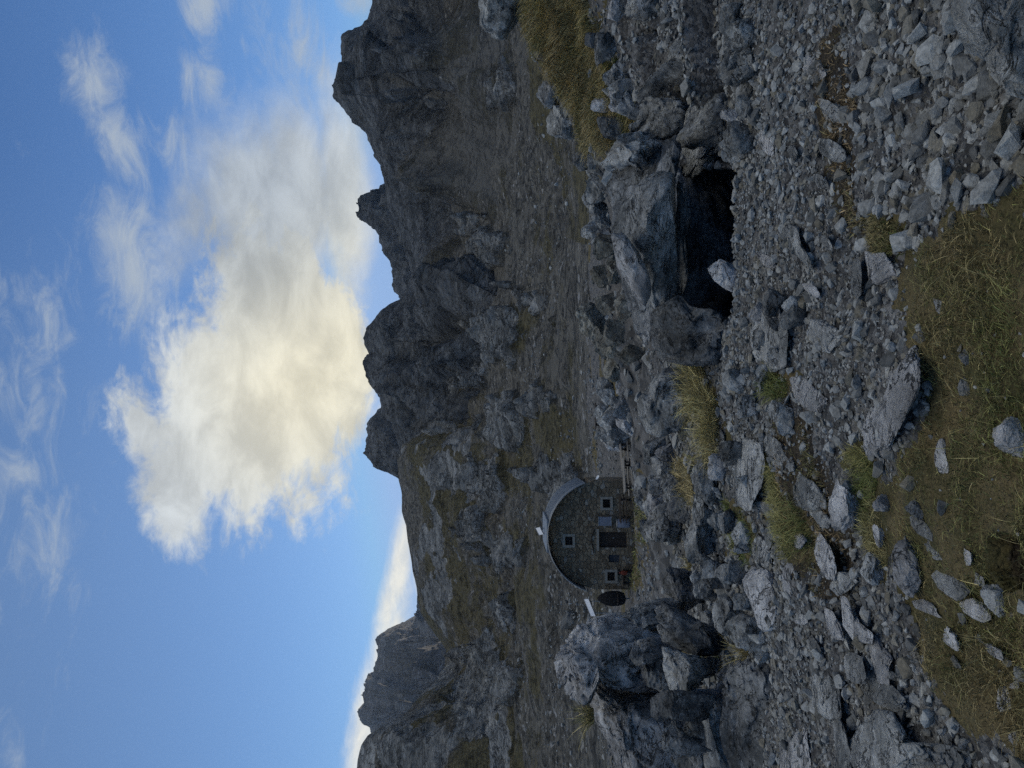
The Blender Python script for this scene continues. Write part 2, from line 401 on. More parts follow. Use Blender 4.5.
# ------------------------------------------------------------------ foreground ground sheet
def grid_faces(nu, nv):
    i = np.arange(nu - 1)[:, None] * nv + np.arange(nv - 1)[None, :]
    i = i.ravel()
    return np.c_[i, i + nv, i + nv + 1, i + 1]
def build_ground():
    lin = np.r_[np.linspace(-6, 1.8, 30), np.exp(np.linspace(math.log(1.9), math.log(80), 620))]
    s = np.r_[np.linspace(-1.7, -0.8, 60)[:-1], np.linspace(-0.8, 0.8, 560), np.linspace(0.8, 1.7, 60)[1:]]
    S, Y = np.meshgrid(s, lin, indexing='ij')
    X = S * np.maximum(Y, 4.0 - 0.35 * Y.clip(-6, 4))
    X = X.ravel(); Y = Y.ravel()
    z = ground_smooth(X, Y) + ground_bumps(X, Y)
    P = np.c_[X, Y, z]
    x, y = proj(np.c_[X, np.maximum(Y, 0.8), ground_smooth(X, Y)])
    jx = fbm(P * 2.2, 5, 0.7) * 17; jy = fbm(P * 2.2 + 40, 5, 0.7) * 17
    grass = np.zeros(len(X)); earth = np.zeros(len(X))
    vis = np.abs(hit(x, y) - Y) < 0.25 * Y + 0.5
    for pl in GRASS: grass = np.maximum(grass, (inpoly(x + jx, y + jy, pl) & vis) * 1.0)
    for pl in EARTH: earth = np.maximum(earth, inpoly(x + jx, y + jy, pl) * 0.8)
    hole = inpoly(x + jx * .4, y + jy * .4, BAREHOLE)
    P[:, 2] -= hole * 0.14; earth = np.maximum(earth, hole * 1.5); grass[hole] = 0
    grass = np.maximum(grass, (Y < 2.3) * 1.0)
    far = sstep(9, 16, Y)
    grass = np.maximum(grass, far * sstep(0.1, 0.6, fbm(P * 0.12 + 7, 4)) * 0.75)
    o = obj_np('ground', P, grid_faces(len(s), 650), M_ground, True, {'grass': grass, 'earth': earth, 'far': far})
    return tag(o, 'stony ground of grey scree and matted grass falling away to the hut', None, None, 'structure')
build_ground()
def gz(X, Y):
    X = np.atleast_1d(np.asarray(X, float)); Y = np.atleast_1d(np.asarray(Y, float))
    return ground_smooth(X, Y) + ground_bumps(X, Y)

# ------------------------------------------------------------------ valley and mountains
def grid_normals(P, nu, nv):
    G = P.reshape(nu, nv, 3)
    n = np.cross(np.gradient(G, axis=0), np.gradient(G, axis=1)); n /= np.linalg.norm(n, axis=2)[..., None] + 1e-9
    n[n[..., 2] < 0] *= -1
    return n.reshape(-1, 3)
OUT = [  # rock outcrops: centre (x, y), half sizes (x, y), turn in the picture plane
    (503, 338, 30, 30, 20), (510, 416, 24, 30, 30), (445, 474, 27, 20, 30), (488, 482, 24, 26, 0), (560, 476, 26, 24, 10), (480, 527, 13, 15, 0),
    (507, 552, 20, 20, 0), (438, 594, 20, 26, 20), (484, 690, 36, 58, 30), (412, 752, 45, 40, 0), (503, 90, 14, 30, 10), (472, 228, 11, 12, 0),
    (470, 372, 16, 18, 0), (535, 300, 10, 14, 0), (425, 545, 14, 16, 0), (512, 610, 8, 14, 0), (455, 440, 12, 18, 0), (500, 250, 12, 18, 0), (545, 400, 8, 12, 0), (570, 620, 10, 10, 0)]
def outcrop(x, y):
    m = np.zeros(len(x))
    for cx, cy, rx, ry, a in OUT:
        dx, dy = x - cx, y - cy; c, s_ = math.cos(R(a)), math.sin(R(a))
        u = (dx * c + dy * s_) / rx; v = (-dx * s_ + dy * c) / ry
        m = np.maximum(m, sstep(1.25, 0.55, np.sqrt(u * u + v * v)))
    return m
def rocky(P, n, amp, scale, seed=0.0):
    """displace a rock surface along its normal: big facets, gullies and blocks"""
    q = P * scale + seed
    st = q * (1, 1, 0.55)
    d = ridged(st * 0.5 + 3, 5, 0.55) * 0.9 - 0.7
    d = d + fbm(q * 1.3, 4) * 0.55
    cr, idv = cellular(q * (1.6, 1.6, 1.1) + np.c_[fbm(q, 2), fbm(q + 8, 2), fbm(q + 3, 2)] * 0.6)
    d = d + (idv - 0.5) * 0.40 - sstep(0.06, 0.0, cr) * 0.2
    cr2, id2 = cellular(q * 4.3 + np.c_[fbm(q * 2, 2), fbm(q * 2 + 8, 2), fbm(q * 2 + 3, 2)] * 0.8)
    d = d + (id2 - 0.5) * 0.15 + fbm(q * 6, 3) * 0.10
    return P + n * (d * amp)[:, None]
def build_valley():
    nu, nv = 900, 420
    s = np.linspace(-0.95, 0.95, nu); ly = np.linspace(math.log(66), math.log(335), nv)
    S, L = np.meshgrid(s, ly, indexing='ij'); S = S.ravel(); L = L.ravel()
    Y = np.exp(L); P = np.c_[S * Y, Y, -slope_q(S, L) * Y]
    P[:, 2] -= sstep(76, 66, Y) * 1.2
    x, y = proj(P)
    w = np.c_[fbm(P * 0.05, 5, 0.6), fbm(P * 0.05 + 9, 5, 0.6)] * 15
    oc = sstep(0.45, 0.66, outcrop(x + w[:, 0], y + w[:, 1]) * 0.75 + fbm(P * 0.09 + 13, 5, 0.6) * 0.38 + 0.08)
    n = grid_normals(P, nu, nv)
    bumps = fbm(P * 0.03, 5) * 3.0 + fbm(P * 0.2, 4) * 0.55
    P2 = P + n * (bumps * sstep(66, 110, Y))[:, None]
    P2 = P2 + n * (oc * 0.012 * Y)[:, None]
    PR = rocky(P2, n, 1.0, 0.075)
    P2 = P2 + (PR - P2) * (oc * 0.017 * Y + 0.12)[:, None]
    spur = inpoly(x, y, [(560, -60), (600, 40), (600, 250), (565, 235), (545, 160), (530, 90), (520, 0)])
    turf = fbm(P * 0.022 + 31, 4) * 0.5 + 0.30 + spur * 0.5
    for (cx, cy, rx, ry) in ((500, 470, 50, 30), (480, 540, 60, 24), (545, 430, 40, 26), (490, 600, 60, 30), (520, 330, 20, 30), (560, 520, 20, 40)):
        turf = turf + 0.45 * sstep(1.2, 0.3, np.hypot((x - cx) / rx, (y - cy) / ry))
    talus = 0.8 * sstep(0.25, 0.55, fbm(np.c_[P[:, 0] * 0.03, P[:, 1] * 0.006, P[:, 1] * 0] + 2, 4))
    o = obj_np('valley_terrain', P2, grid_faces(nu, nv), M_valley, True, {'rock': oc, 'turf': turf, 'talus': talus})
    return tag(o, 'wide scree and turf slope rising behind the stone hut', None, None, 'structure')
build_valley()

def ridge_mesh(name, label, sky, base, crest_Y, back, mat, dens=1.3, amp=9.0, scale=0.02, rows=(150, 40), mid=0.5, rockf=None, seed=0.0, crestamp=0.35, gul=1.0, shear=70.0, gs=42.0, ribs=(), scree_from=None):
    """a mountain: for each bearing a slope from its foot up to the crest and down the far side
    sky: (y, x) of the crest; base: (x, Y) of the foot, or a function of y"""
    sky = np.array(sky, float)
    ys = np.arange(sky[0, 0], sky[-1, 0], dens); nu = len(ys)
    cx = np.interp(ys, sky[:, 0], sky[:, 1])
    nf, nb = rows; nv = nf + nb
    T = np.r_[np.linspace(0, 1, nf), 1 + np.linspace(0, 1, nb + 1)[1:]]
    YY, TT = np.meshgrid(ys, T, indexing='ij'); CX = np.repeat(cx[:, None], nv, 1)
    bx, bY = base
    cY = crest_Y(YY) if callable(crest_Y) else np.full_like(YY, crest_Y)
    bx = bx(YY) if callable(bx) else np.full_like(YY, bx)
    bxx = np.maximum(bx, CX + 4)
    t = np.clip(TT, 0, 1); tb = np.clip(TT - 1, 0, 1)
    X_im = bxx + (CX - bxx) * t
    Y = bY * (cY / bY) ** (t ** (1 / (0.5 + mid)))
    z = -(X_im - 512) / F * Y
    s = (384 - YY) / F
    Yb = Y * (1 + tb * back)
    z = z - tb * (0.18 + 0.25 * tb) * cY * (back + 0.25)
    P = np.c_[(s * Yb).ravel(), Yb.ravel(), z.ravel()]
    n = grid_normals(P, nu, nv)
    P2 = rocky(P, n, 0.62, scale, seed)
    U = (384 - YY).ravel(); tt_ = t.ravel(); q = np.c_[U / 80, tt_ * 1.6, np.full(len(U), seed)]
    Us = U + shear * (1 - tt_) + fbm(q, 4) * 26
    gq = np.c_[Us / gs, tt_ * 1.1 + fbm(q * 2 + 5, 3) * 0.25, np.full(len(U), seed + 0.37)]
    gd = (ridged(gq, 5, 0.52) - 0.85) * 0.9 + (ridged(gq * (2.7, 1.8, 1) + 4, 4, 0.55) - 0.85) * 0.30
    P2 = P2 + n * (gd * gul * sstep(0.05, 0.3, tt_) * (tb.ravel() <= 0))[:, None]
    if ribs:
        xp, yp = proj(P); wv_ = np.c_[fbm(P * 0.012 + 3, 4), fbm(P * 0.012 + 8, 4)] * 7
        for pts, wd_, hh in ribs:
            best = np.full(len(P), 1e9)
            for (ax, ay), (bx_, by_) in zip(pts, pts[1:]):
                ex, ey = bx_ - ax, by_ - ay
                k = np.clip(((xp + wv_[:, 0] - ax) * ex + (yp + wv_[:, 1] - ay) * ey) / (ex * ex + ey * ey), 0, 1)
                best = np.minimum(best, np.hypot(xp + wv_[:, 0] - ax - k * ex, yp + wv_[:, 1] - ay - k * ey))
            P2 = P2 + n * (np.clip(1 - best / wd_, 0, 1) * hh / 12.0 * (tb.ravel() <= 0) * sstep(0.90, 0.62, tt_))[:, None] * 12.0 / amp
    fade = (sstep(0, 0.12, t) * (1 - (1 - crestamp) * sstep(0.75, 1.0, t) * (tb <= 0) - (1 - crestamp) * (tb > 0))).ravel()
    if scree_from:      # below this the rock is buried under smooth scree fans
        sx_, sy_ = proj(P); fade = fade * (1 - 0.88 * sstep(scree_from - 14, scree_from + 26, sx_ + fbm(P * 0.012 + 21, 4) * 26 + 10 * np.sin(sy_ / 17.0)))
    P2 = P + (P2 - P) * (amp * fade)[:, None]
    x, y = proj(P)
    at_ = dict(rock=np.ones(len(P)), turf=np.zeros(len(P)), talus=np.zeros(len(P)))
    if rockf: at_.update(rockf(P2, x, y, t.ravel()))
    o = obj_np(name, P2, grid_faces(nu, nv), mat, True, at_)
    return tag(o, label, None, None, 'structure')

SK_MASSIF = [(-330, 345), (-200, 350), (-100, 342), (-60, 355), (-20, 368), (0, 371), (10, 367), (17, 365), (28, 352), (38, 342), (50, 339.5), (62, 339), (68, 342), (72, 336), (77, 332), (85, 329), (97, 334), (110, 345),
             (123, 353), (137, 363), (147, 367), (160, 372), (173, 377), (190, 382), (205, 384), (220, 390), (240, 399), (256, 402), (280, 412), (300, 422), (330, 445), (360, 470)]
def massif_attr(P, x, y, t):
    w = fbm(P * 0.012, 4) * 12
    tal = np.zeros(len(x))
    for a, b, r in (((500, 45), (455, 75), 8), ((462, 105), (440, 150), 10), ((455, 150), (475, 180), 14), ((425, 100), (470, 130), 7), ((420, 165), (455, 200), 9), ((440, 200), (450, 225), 14), ((480, 150), (520, 190), 22), ((395, 75), (430, 105), 4)):
        a = np.array(a, float); b = np.array(b, float); d = b - a
        k = np.clip(((x - a[0]) * d[0] + (y - a[1]) * d[1]) / (d @ d), 0, 1)
        tal = np.maximum(tal, sstep(1.5, 0.5, np.hypot(x - a[0] - k * d[0] + w * .5, y - a[1] - k * d[1] + w * .5) / r))
    low = sstep(424, 462, x + w * 2.2 + 10 * np.sin(y / 17.0))
    rock = np.clip(1 - tal * 1.2 - low * 1.1, 0, 1)
    return dict(rock=rock, turf=low * 0.5 + sstep(0.2, 0.7, fbm(P * 0.02, 3)) * 0.35 * sstep(400, 450, x), talus=tal)
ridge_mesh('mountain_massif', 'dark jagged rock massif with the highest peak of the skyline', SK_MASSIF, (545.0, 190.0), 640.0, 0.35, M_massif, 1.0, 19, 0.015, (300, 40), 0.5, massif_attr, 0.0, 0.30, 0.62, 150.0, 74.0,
    [([(334, 78), (380, 72), (430, 56), (480, 22)], 26, 30), ([(355, 122), (392, 134), (440, 172), (505, 222)], 24, 26), ([(352, 203), (392, 226), (440, 262), (510, 318)], 26, 24), ([(345, 48), (372, 30), (420, 0), (470, -40)], 22, 26),
     ([(366, 150), (410, 172), (470, 216)], 12, -16), ([(345, 100), (392, 106), (450, 122), (500, 150)], 14, -22), ([(372, 190), (420, 214), (480, 262)], 12, -16)], 436)
SK_CENTER = [(246, 522), (262, 505), (278, 466), (290, 428), (299, 400), (302, 396), (306, 387), (316, 375), (326, 367), (338, 362), (345, 364), (350, 367), (354, 370), (363, 366), (376, 365), (389, 370), (403, 378), (411, 381), (425, 391), (445, 397),
             (470, 402), (495, 425), (530, 470)]
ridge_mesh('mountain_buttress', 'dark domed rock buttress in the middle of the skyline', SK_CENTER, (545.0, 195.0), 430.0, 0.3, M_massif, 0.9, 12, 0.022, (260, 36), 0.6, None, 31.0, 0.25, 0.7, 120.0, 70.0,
    [([(364, 330), (400, 316), (450, 306), (512, 300)], 26, 18), ([(366, 376), (410, 372), (470, 350), (510, 335)], 24, 14), ([(372, 352), (420, 345), (480, 325)], 12, -12), ([(385, 300), (430, 296), (500, 280)], 16, 10)], 486)
SK_PIN = [(395, 440), (404, 400), (411, 381), (416, 375), (423, 368), (429, 367), (436, 368), (443, 366), (453, 364), (459, 367), (466, 375), (470, 387), (474, 397), (490, 440)]
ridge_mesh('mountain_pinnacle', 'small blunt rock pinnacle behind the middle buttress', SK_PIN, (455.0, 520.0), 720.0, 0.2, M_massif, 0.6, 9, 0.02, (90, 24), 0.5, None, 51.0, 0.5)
SK_SUN = [(150, 430), (170, 400), (183, 378), (189, 373), (192, 361), (197, 355), (203, 352), (208, 354), (213, 353), (223, 363), (233, 372), (243, 380), (253, 384), (260, 391), (268, 393), (280, 393), (290, 396), (300, 405), (330, 440)]
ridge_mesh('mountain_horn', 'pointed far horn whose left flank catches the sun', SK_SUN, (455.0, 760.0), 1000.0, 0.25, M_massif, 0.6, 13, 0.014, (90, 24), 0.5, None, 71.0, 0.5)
SK_LEFT = [(400, 470), (425, 430), (445, 402), (460, 397), (480, 398), (495, 402), (512, 402), (525, 406), (542, 408), (555, 411), (572, 413), (585, 416), (600, 418), (612, 420), (630, 432), (650, 446), (668, 444), (690, 425), (712, 407), (725, 386), (735, 368),
           (745, 361), (758, 358), (768, 357), (800, 352), (870, 335), (960, 330), (1100, 320)]
def left_attr(P, x, y, t):
    w = np.c_[fbm(P * 0.03, 4), fbm(P * 0.03 + 9, 4)] * 10
    oc = np.maximum(sstep(0.45, 0.66, outcrop(x + w[:, 0], y + w[:, 1]) * 0.75 + fbm(P * 0.09 + 13, 5, 0.6) * 0.38 + 0.08), sstep(0.2, 0.5, fbm(P * 0.03 + 17, 5, 0.6)) * 0.9)
    oc = np.maximum(oc, sstep(26, 6, x - np.interp(y, [k[0] for k in SK_LEFT], [k[1] for k in SK_LEFT]) + w[:, 0]) * 0.8 * sstep(690, 735, y))
    return dict(rock=oc, turf=0.55 + fbm(P * 0.03, 3) * 0.5, talus=np.zeros(len(x)))
ridge_mesh('hillside', 'near brown hillside with grey outcrops below the bright low cloud', SK_LEFT, (540.0, 170.0), lambda y: 345.0 - 90 * sstep(640, 740, y), 0.25, M_valley, 1.1, 3.6, 0.045, (280, 36), 0.6, left_attr, 11.0, 0.10, 0.5, 40.0, 60.0)
SK_FAR = [(560, 450), (590, 440), (605, 428), (612, 421), (616, 410), (622, 402), (626, 395), (631, 385), (637, 377), (645, 378), (650, 376), (652, 375), (660, 374), (666, 373), (678, 372), (683, 364), (695, 359), (703, 361), (708, 357), (716, 356), (722, 359), (728, 367), (733, 368), (745, 372), (770, 380), (800, 400), (850, 430)]
ridge_mesh('mountain_far', 'distant blue mountain beyond the left hillside', SK_FAR, (478.0, 900.0), 2000.0, 0.3, M_farrock, 0.6, 38, 0.0065, (180, 30), 0.5, None, 91.0, 0.3, 1.2, 40.0, 30.0)
bs = 9000
o = obj_np('outer_terrain', [(-bs, -bs, -60), (bs, -bs, -60), (bs, bs, -60), (-bs, bs, -60)], [(0, 1, 2, 3)], M_massif)
tag(o, 'low ground reaching to the horizon', None, None, 'structure')

# ------------------------------------------------------------------ rocks
_ico = {}
def ico(sub):
    if sub not in _ico:
        bm = bmesh.new(); bmesh.ops.create_icosphere(bm, subdivisions=sub, radius=1.0)
        _ico[sub] = (np.array([v.co[:] for v in bm.verts]), np.array([[v.index for v in f.verts] for f in bm.faces])); bm.free()
    return _ico[sub]
def rock_shape(seed, sub=5, planes=12, cut=(0.45, 0.9), rough=1.0, box=0.0):
    r = np.random.default_rng(seed)
    V, Fc = ico(sub); V = V.copy()
    pl = [(r.normal(size=3), r.uniform(*cut)) for _ in range(planes)]
    if box:
        for ax in range(3):
            for sg in (-1, 1):
                d = np.zeros(3); d[ax] = sg; pl.append((d + r.normal(size=3) * 0.22, r.uniform(0.5, 0.62)))
    pl.append((np.array([r.normal() * 0.22, -0.25 + r.normal() * 0.15, 1.0]), r.uniform(0.38, 0.55)))
    warp = np.c_[fbm(V * 1.3 + seed, 3), fbm(V * 1.3 + seed + 9, 3), fbm(V * 1.3 + seed + 5, 3)] * 0.10 * rough
    for d, c in pl:
        d = d / np.linalg.norm(d); h = (V + warp) @ d
        over = np.maximum(h - c, 0)
        V = V - d * (over * 0.98)[:, None]
    n = V / (np.linalg.norm(V, axis=1)[:, None] + 1e-9)
    q = V + seed * 3.7
    # broken steps along bedding planes and joints
    bd = r.normal(size=3); bd /= np.linalg.norm(bd)
    hb = (q @ bd) * r.uniform(4, 7) + fbm(q * 1.2, 3) * 0.9
    step = (np.floor(hb) - hb) + sstep(0.75, 1.0, hb - np.floor(hb))
    disp = fbm(q * 1.5, 4) * 0.045 + fbm(q * 7, 4, 0.6) * 0.018 + step * (0.035 if rough > 0.5 else 0.006)
    cr, idv = cellular(q * (1.5, 1.5, 2.0) + np.c_[fbm(q * 1.5, 3), fbm(q * 1.5 + 4, 3), fbm(q * 1.5 + 7, 3)] * 0.5)
    disp = disp + (idv - 0.5) * 0.10 - sstep(0.05, 0.0, cr) * 0.05
    if sub >= 5:
        cr2, id2 = cellular(q * 5 + np.c_[fbm(q * 3, 2), fbm(q * 3 + 4, 2), fbm(q * 3 + 7, 2)] * 0.6)
        disp = disp + (id2 - 0.5) * 0.022 + fbm(q * 22, 2) * 0.006
    V = V + n * (disp * rough)[:, None]
    V -= (V.max(0) + V.min(0)) / 2
    return V / ((V.max(0) - V.min(0)) / 2), Fc

used_seed = [100]
def rock(name, label, x0, x1, y0, y1, mat=None, Y=None, depth=None, ang=0.0, sub=None, seed=None, group=None, planes=12, box=0.0, rough=1.0, cat='boulder', sink=0.06, cut=(0.45, 0.9), smooth=None, tilt=0.0, poly=None, lean=None):
    """a boulder that spans x0..x1 (its foot at x1), y0..y1 in the photograph; ang turns its long axis in plan"""
    used_seed[0] += 1
    seed = seed or used_seed[0]
    if poly:
        x0, x1, y0, y1 = min(p[0] for p in poly), max(p[0] for p in poly), min(p[1] for p in poly), max(p[1] for p in poly)
    yc = (y0 + y1) / 2; Yset = Y is not None
    if Y is None:
        Y = float(hit(x1 - 2, yc)[0])
        if not np.isfinite(Y): Y = 20.0
    w = (y1 - y0) / F * Y; E = (x1 - x0) / F * Y
    alpha = max(math.atan(((x0 + x1) / 2 - 512) / F), 0.02)
    d = depth or w * 0.75
    if depth is None:
        h = max((E - d * math.sin(alpha)) / math.cos(alpha), 0.30 * E)
        d = min(max((E - h * math.cos(alpha)) / math.sin(alpha), 0.45 * w), 1.6 * w)
    else:
        h = E
    px = max(x1 - x0, y1 - y0)
    sub = sub or (6 if px > 90 else 5 if px > 34 else 4 if px > 16 else 3)
    V, Fc = rock_shape(seed, sub, planes, cut, rough, box)
    a = R(ang); ca, sa = math.cos(a), math.sin(a)
    tl = R(tilt); ct, st_ = math.cos(tl), math.sin(tl)
    W = V.copy()
    S = np.array([w / 2, d / 2, h / 2])
    # turn the unit shape in plan / in elevation first, then fit it to its place
    W = np.c_[W[:, 0] * ca - W[:, 1] * sa * 0.6, W[:, 0] * sa + W[:, 1] * ca, W[:, 2]]
    W = np.c_[W[:, 0] * ct - W[:, 2] * st_, W[:, 1], W[:, 0] * st_ + W[:, 2] * ct]
    W = W / ((W.max(0) - W.min(0)) / 2) * S
    cxr = np.array([(384 - yc) / F * (Y + d / 2), Y + d / 2, 0.0])
    zt = -(((x0 + x1) / 2) - 512) / F * (Y + d / 2)
    c = np.array([cxr[0], cxr[1], zt])
    for _ in range(5):
        P = W + c; px_, py_ = proj(P)
        sx = (x1 - x0) / max(px_.max() - px_.min(), 1e-3); sy = (y1 - y0) / max(py_.max() - py_.min(), 1e-3)
        W[:, 0] *= min(max(sy, 0.6), 1.6); W[:, 2] *= min(max(sx, 0.6), 1.5)
        P = W + c; px_, py_ = proj(P)
        c[2] += ((px_.max() + px_.min()) / 2 - (x0 + x1) / 2) / F * c[1]
        c[0] += ((py_.max() + py_.min()) / 2 - yc) / F * c[1]
    if poly:                                    # give the rock the outline it shows from the front
        P = W + c; px_, py_ = proj(P); gx, gy = np.mean([p[0] for p in poly]), np.mean([p[1] for p in poly])
        mx, my = (px_.max() + px_.min()) / 2, (py_.max() + py_.min()) / 2
        th = np.arctan2(py_ - my, px_ - mx); rr = np.hypot(py_ - my, px_ - mx); nb = 72
        bi = ((th + np.pi) / (2 * np.pi) * nb).astype(int) % nb
        sil = np.zeros(nb); np.maximum.at(sil, bi, rr)
        bc = (np.arange(nb) + 0.5) / nb * 2 * np.pi - np.pi; pr = np.zeros(nb)
        for j, t_ in enumerate(bc):
            dx, dy = math.cos(t_), math.sin(t_); best = 0
            for k in range(len(poly)):
                (ax, ay), (bx, by) = poly[k], poly[(k + 1) % len(poly)]
                ex, ey = bx - ax, by - ay; den = dx * ey - dy * ex
                if abs(den) < 1e-9: continue
                tt = ((ax - gx) * ey - (ay - gy) * ex) / den; uu = ((ax - gx) * dy - (ay - gy) * dx) / den
                if tt > 0 and -1e-6 <= uu <= 1 + 1e-6: best = max(best, tt)
            pr[j] = min(best, max(math.hypot(p[0] - gx, p[1] - gy) for p in poly)) if best > 0 else pr[j - 1]
        ok_ = sil > 0; sil = np.interp(bc, bc[ok_], sil[ok_])
        ratio = np.clip(pr / np.maximum(sil, 1e-3), 0.25, 3.0)
        k_ = np.interp(th, np.r_[bc[-1] - 2 * np.pi, bc, bc[0] + 2 * np.pi], np.r_[ratio[-1], ratio, ratio[0]])
        nx, ny = gx + (px_ - mx) * k_, gy + (py_ - my) * k_
        Yp = P[:, 1].copy()
        if lean is None: lean = 0.85 if (not Yset and (x0 + x1) / 2 > 735) else 0.0
        if lean:
            xm = (x0 + x1) / 2; tab = np.linspace(x0 - 15, x1 + 15, 24); hy = hit(tab, np.full(24, yc))
            ym = float(hit(xm, yc)[0])
            Yp = ym + (Yp - (Yp.max() + Yp.min()) / 2) - 0.10 * d + lean * (np.interp(nx, tab, hy) - ym)
        W = np.c_[(384 - ny) / F * Yp, Yp, -(nx - 512) / F * Yp]
        c = (W.max(0) + W.min(0)) / 2; W = W - c
    # the underside goes on into the ground
    bot = W[:, 2] < 0
    gzc = float(gz(c[0], c[1])[0])
    low = c[2] + W[:, 2].min()
    if not (poly and lean) and low > gzc - sink * h:
        k = (c[2] - (gzc - sink * h - 0.02)) / (c[2] - low)
        W[bot, 2] *= min(k, 2.6)
    me = mesh_np(name, W, Fc, mat or M_rock, smooth=(sub >= 5) if smooth is None else smooth)
    o = link(bpy.data.objects.new(name, me)); o.location = c
    tag(o, label, cat, group)
    HEROES.append((x0, x1, y0, y1, c[1]))
    return o
HEROES = []
def c8(*p): return [(550 + a / 3.37, 540 + b / 3.37) for a, b in p]
def c4(*p): return [(774 + a / 3.37, 540 + b / 3.37) for a, b in p]
def c2(*p): return [(774 + a / 3, 200 + b / 3) for a, b in p]
def c1(*p): return [(774 + a / 3, b / 3) for a, b in p]
def c7(*p): return [(580 + a / 3, 200 + b / 3) for a, b in p]
def cm(*p): return [(640 + a / 3.84, 360 + b / 3.84) for a, b in p]
LT, DK, BR = M_rock_light, M_rock_dark, M_rock_brown

# ---- left cluster below the hut
rock('boulder', 'huge split grey boulder rising at the left, its top beside the hut wall', 553, 668, 606, 790, LT, Y=8.2, depth=2.6, planes=16, rough=1.3, sub=6, poly=c8((10,400),(60,325),(90,285),(160,245),(230,250),(305,315),(275,350),(258,430),(262,520),(200,500),(165,480),(145,530),(130,575),(60,530),(25,470)))
rock('boulder', 'long pale crested lower half of the split boulder at the left frame edge', 586, 680, 672, 780, LT, Y=8.3, depth=2.2, planes=14, rough=1.1, sub=6, poly=c8((125,560),(135,500),(155,445),(200,470),(250,500),(330,500),(400,500),(432,610),(395,700),(380,810),(240,810),(200,690),(150,610)))
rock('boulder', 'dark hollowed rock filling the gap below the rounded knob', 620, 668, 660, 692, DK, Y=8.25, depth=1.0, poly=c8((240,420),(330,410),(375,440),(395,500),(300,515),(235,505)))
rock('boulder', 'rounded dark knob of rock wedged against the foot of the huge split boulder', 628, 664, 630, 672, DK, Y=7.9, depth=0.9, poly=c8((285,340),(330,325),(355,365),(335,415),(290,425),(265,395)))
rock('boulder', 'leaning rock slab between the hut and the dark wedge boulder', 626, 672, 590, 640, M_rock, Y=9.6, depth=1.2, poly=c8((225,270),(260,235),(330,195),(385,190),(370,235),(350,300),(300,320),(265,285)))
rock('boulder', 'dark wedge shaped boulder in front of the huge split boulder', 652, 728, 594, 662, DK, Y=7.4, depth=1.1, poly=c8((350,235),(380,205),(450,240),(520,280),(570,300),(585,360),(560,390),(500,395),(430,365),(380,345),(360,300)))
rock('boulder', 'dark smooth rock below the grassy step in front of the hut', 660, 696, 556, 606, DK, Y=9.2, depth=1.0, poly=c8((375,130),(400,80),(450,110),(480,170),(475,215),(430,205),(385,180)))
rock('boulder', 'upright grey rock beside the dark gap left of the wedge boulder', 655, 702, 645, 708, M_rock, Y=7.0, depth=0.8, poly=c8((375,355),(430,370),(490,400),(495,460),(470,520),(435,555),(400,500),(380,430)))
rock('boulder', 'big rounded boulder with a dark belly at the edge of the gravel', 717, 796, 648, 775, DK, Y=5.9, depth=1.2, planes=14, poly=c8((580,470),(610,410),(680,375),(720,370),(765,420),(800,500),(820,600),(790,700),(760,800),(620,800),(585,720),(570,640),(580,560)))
rock('boulder', 'narrow pale ridge of rock behind the rounded dark bellied boulder', 690, 728, 692, 790, M_rock, Y=6.6, depth=0.7, poly=c8((490,545),(540,515),(575,540),(575,640),(590,720),(615,800),(530,800),(495,680)))
rock('boulder', 'pale furrowed block at the bottom edge beside a black gap', 777, 816, 694, 790, LT, depth=0.5, poly=c4((15,590),(50,545),(90,540),(110,590),(115,680),(130,800),(20,800)))
rock('boulder', 'thin upright rock blade beside a black gap', 817, 856, 692, 790, M_rock, depth=0.3, poly=c4((150,560),(165,535),(190,525),(215,560),(240,640),(260,720),(270,800),(225,800),(200,660)))
rock('boulder', 'large smooth boulder with a pale crest at the lower left of the scree', 856, 968, 702, 830, M_rock, depth=0.4, planes=14, poly=c4((240,700),(290,620),(340,565),(400,575),(440,640),(460,680),(560,690),(640,690),(650,800),(290,820),(260,760)))
rock('boulder', 'upper splinter of the long slantwise slab on the gravel', 825, 845, 588, 640, LT, depth=0.12, poly=c4((165,222),(198,240),(225,290),(238,340),(200,335),(178,290)))
rock('boulder', 'long middle blade of the slantwise slab on the gravel', 838, 875, 590, 645, LT, depth=0.16, poly=c4((222,180),(247,192),(272,265),(335,315),(335,352),(270,345),(232,290)))
rock('boulder', 'forked lower end of the slantwise slab on the gravel', 862, 896, 630, 690, LT, depth=0.16, poly=c4((300,318),(342,318),(402,398),(388,430),(392,495),(350,482),(326,400)))
rock('boulder', 'square grey block at the head of the long slantwise slab', 828, 860, 566, 600, M_rock, poly=c4((185,160),(215,105),(250,110),(285,140),(245,175),(215,190)))
rock('boulder', 'low broken rock left of the rounded boulder', 700, 722, 610, 650, M_rock)
rock('boulder', 'jagged grey rock at the far end of the dark wedge boulder', 640, 668, 655, 692, M_rock, Y=8.0, depth=0.7)
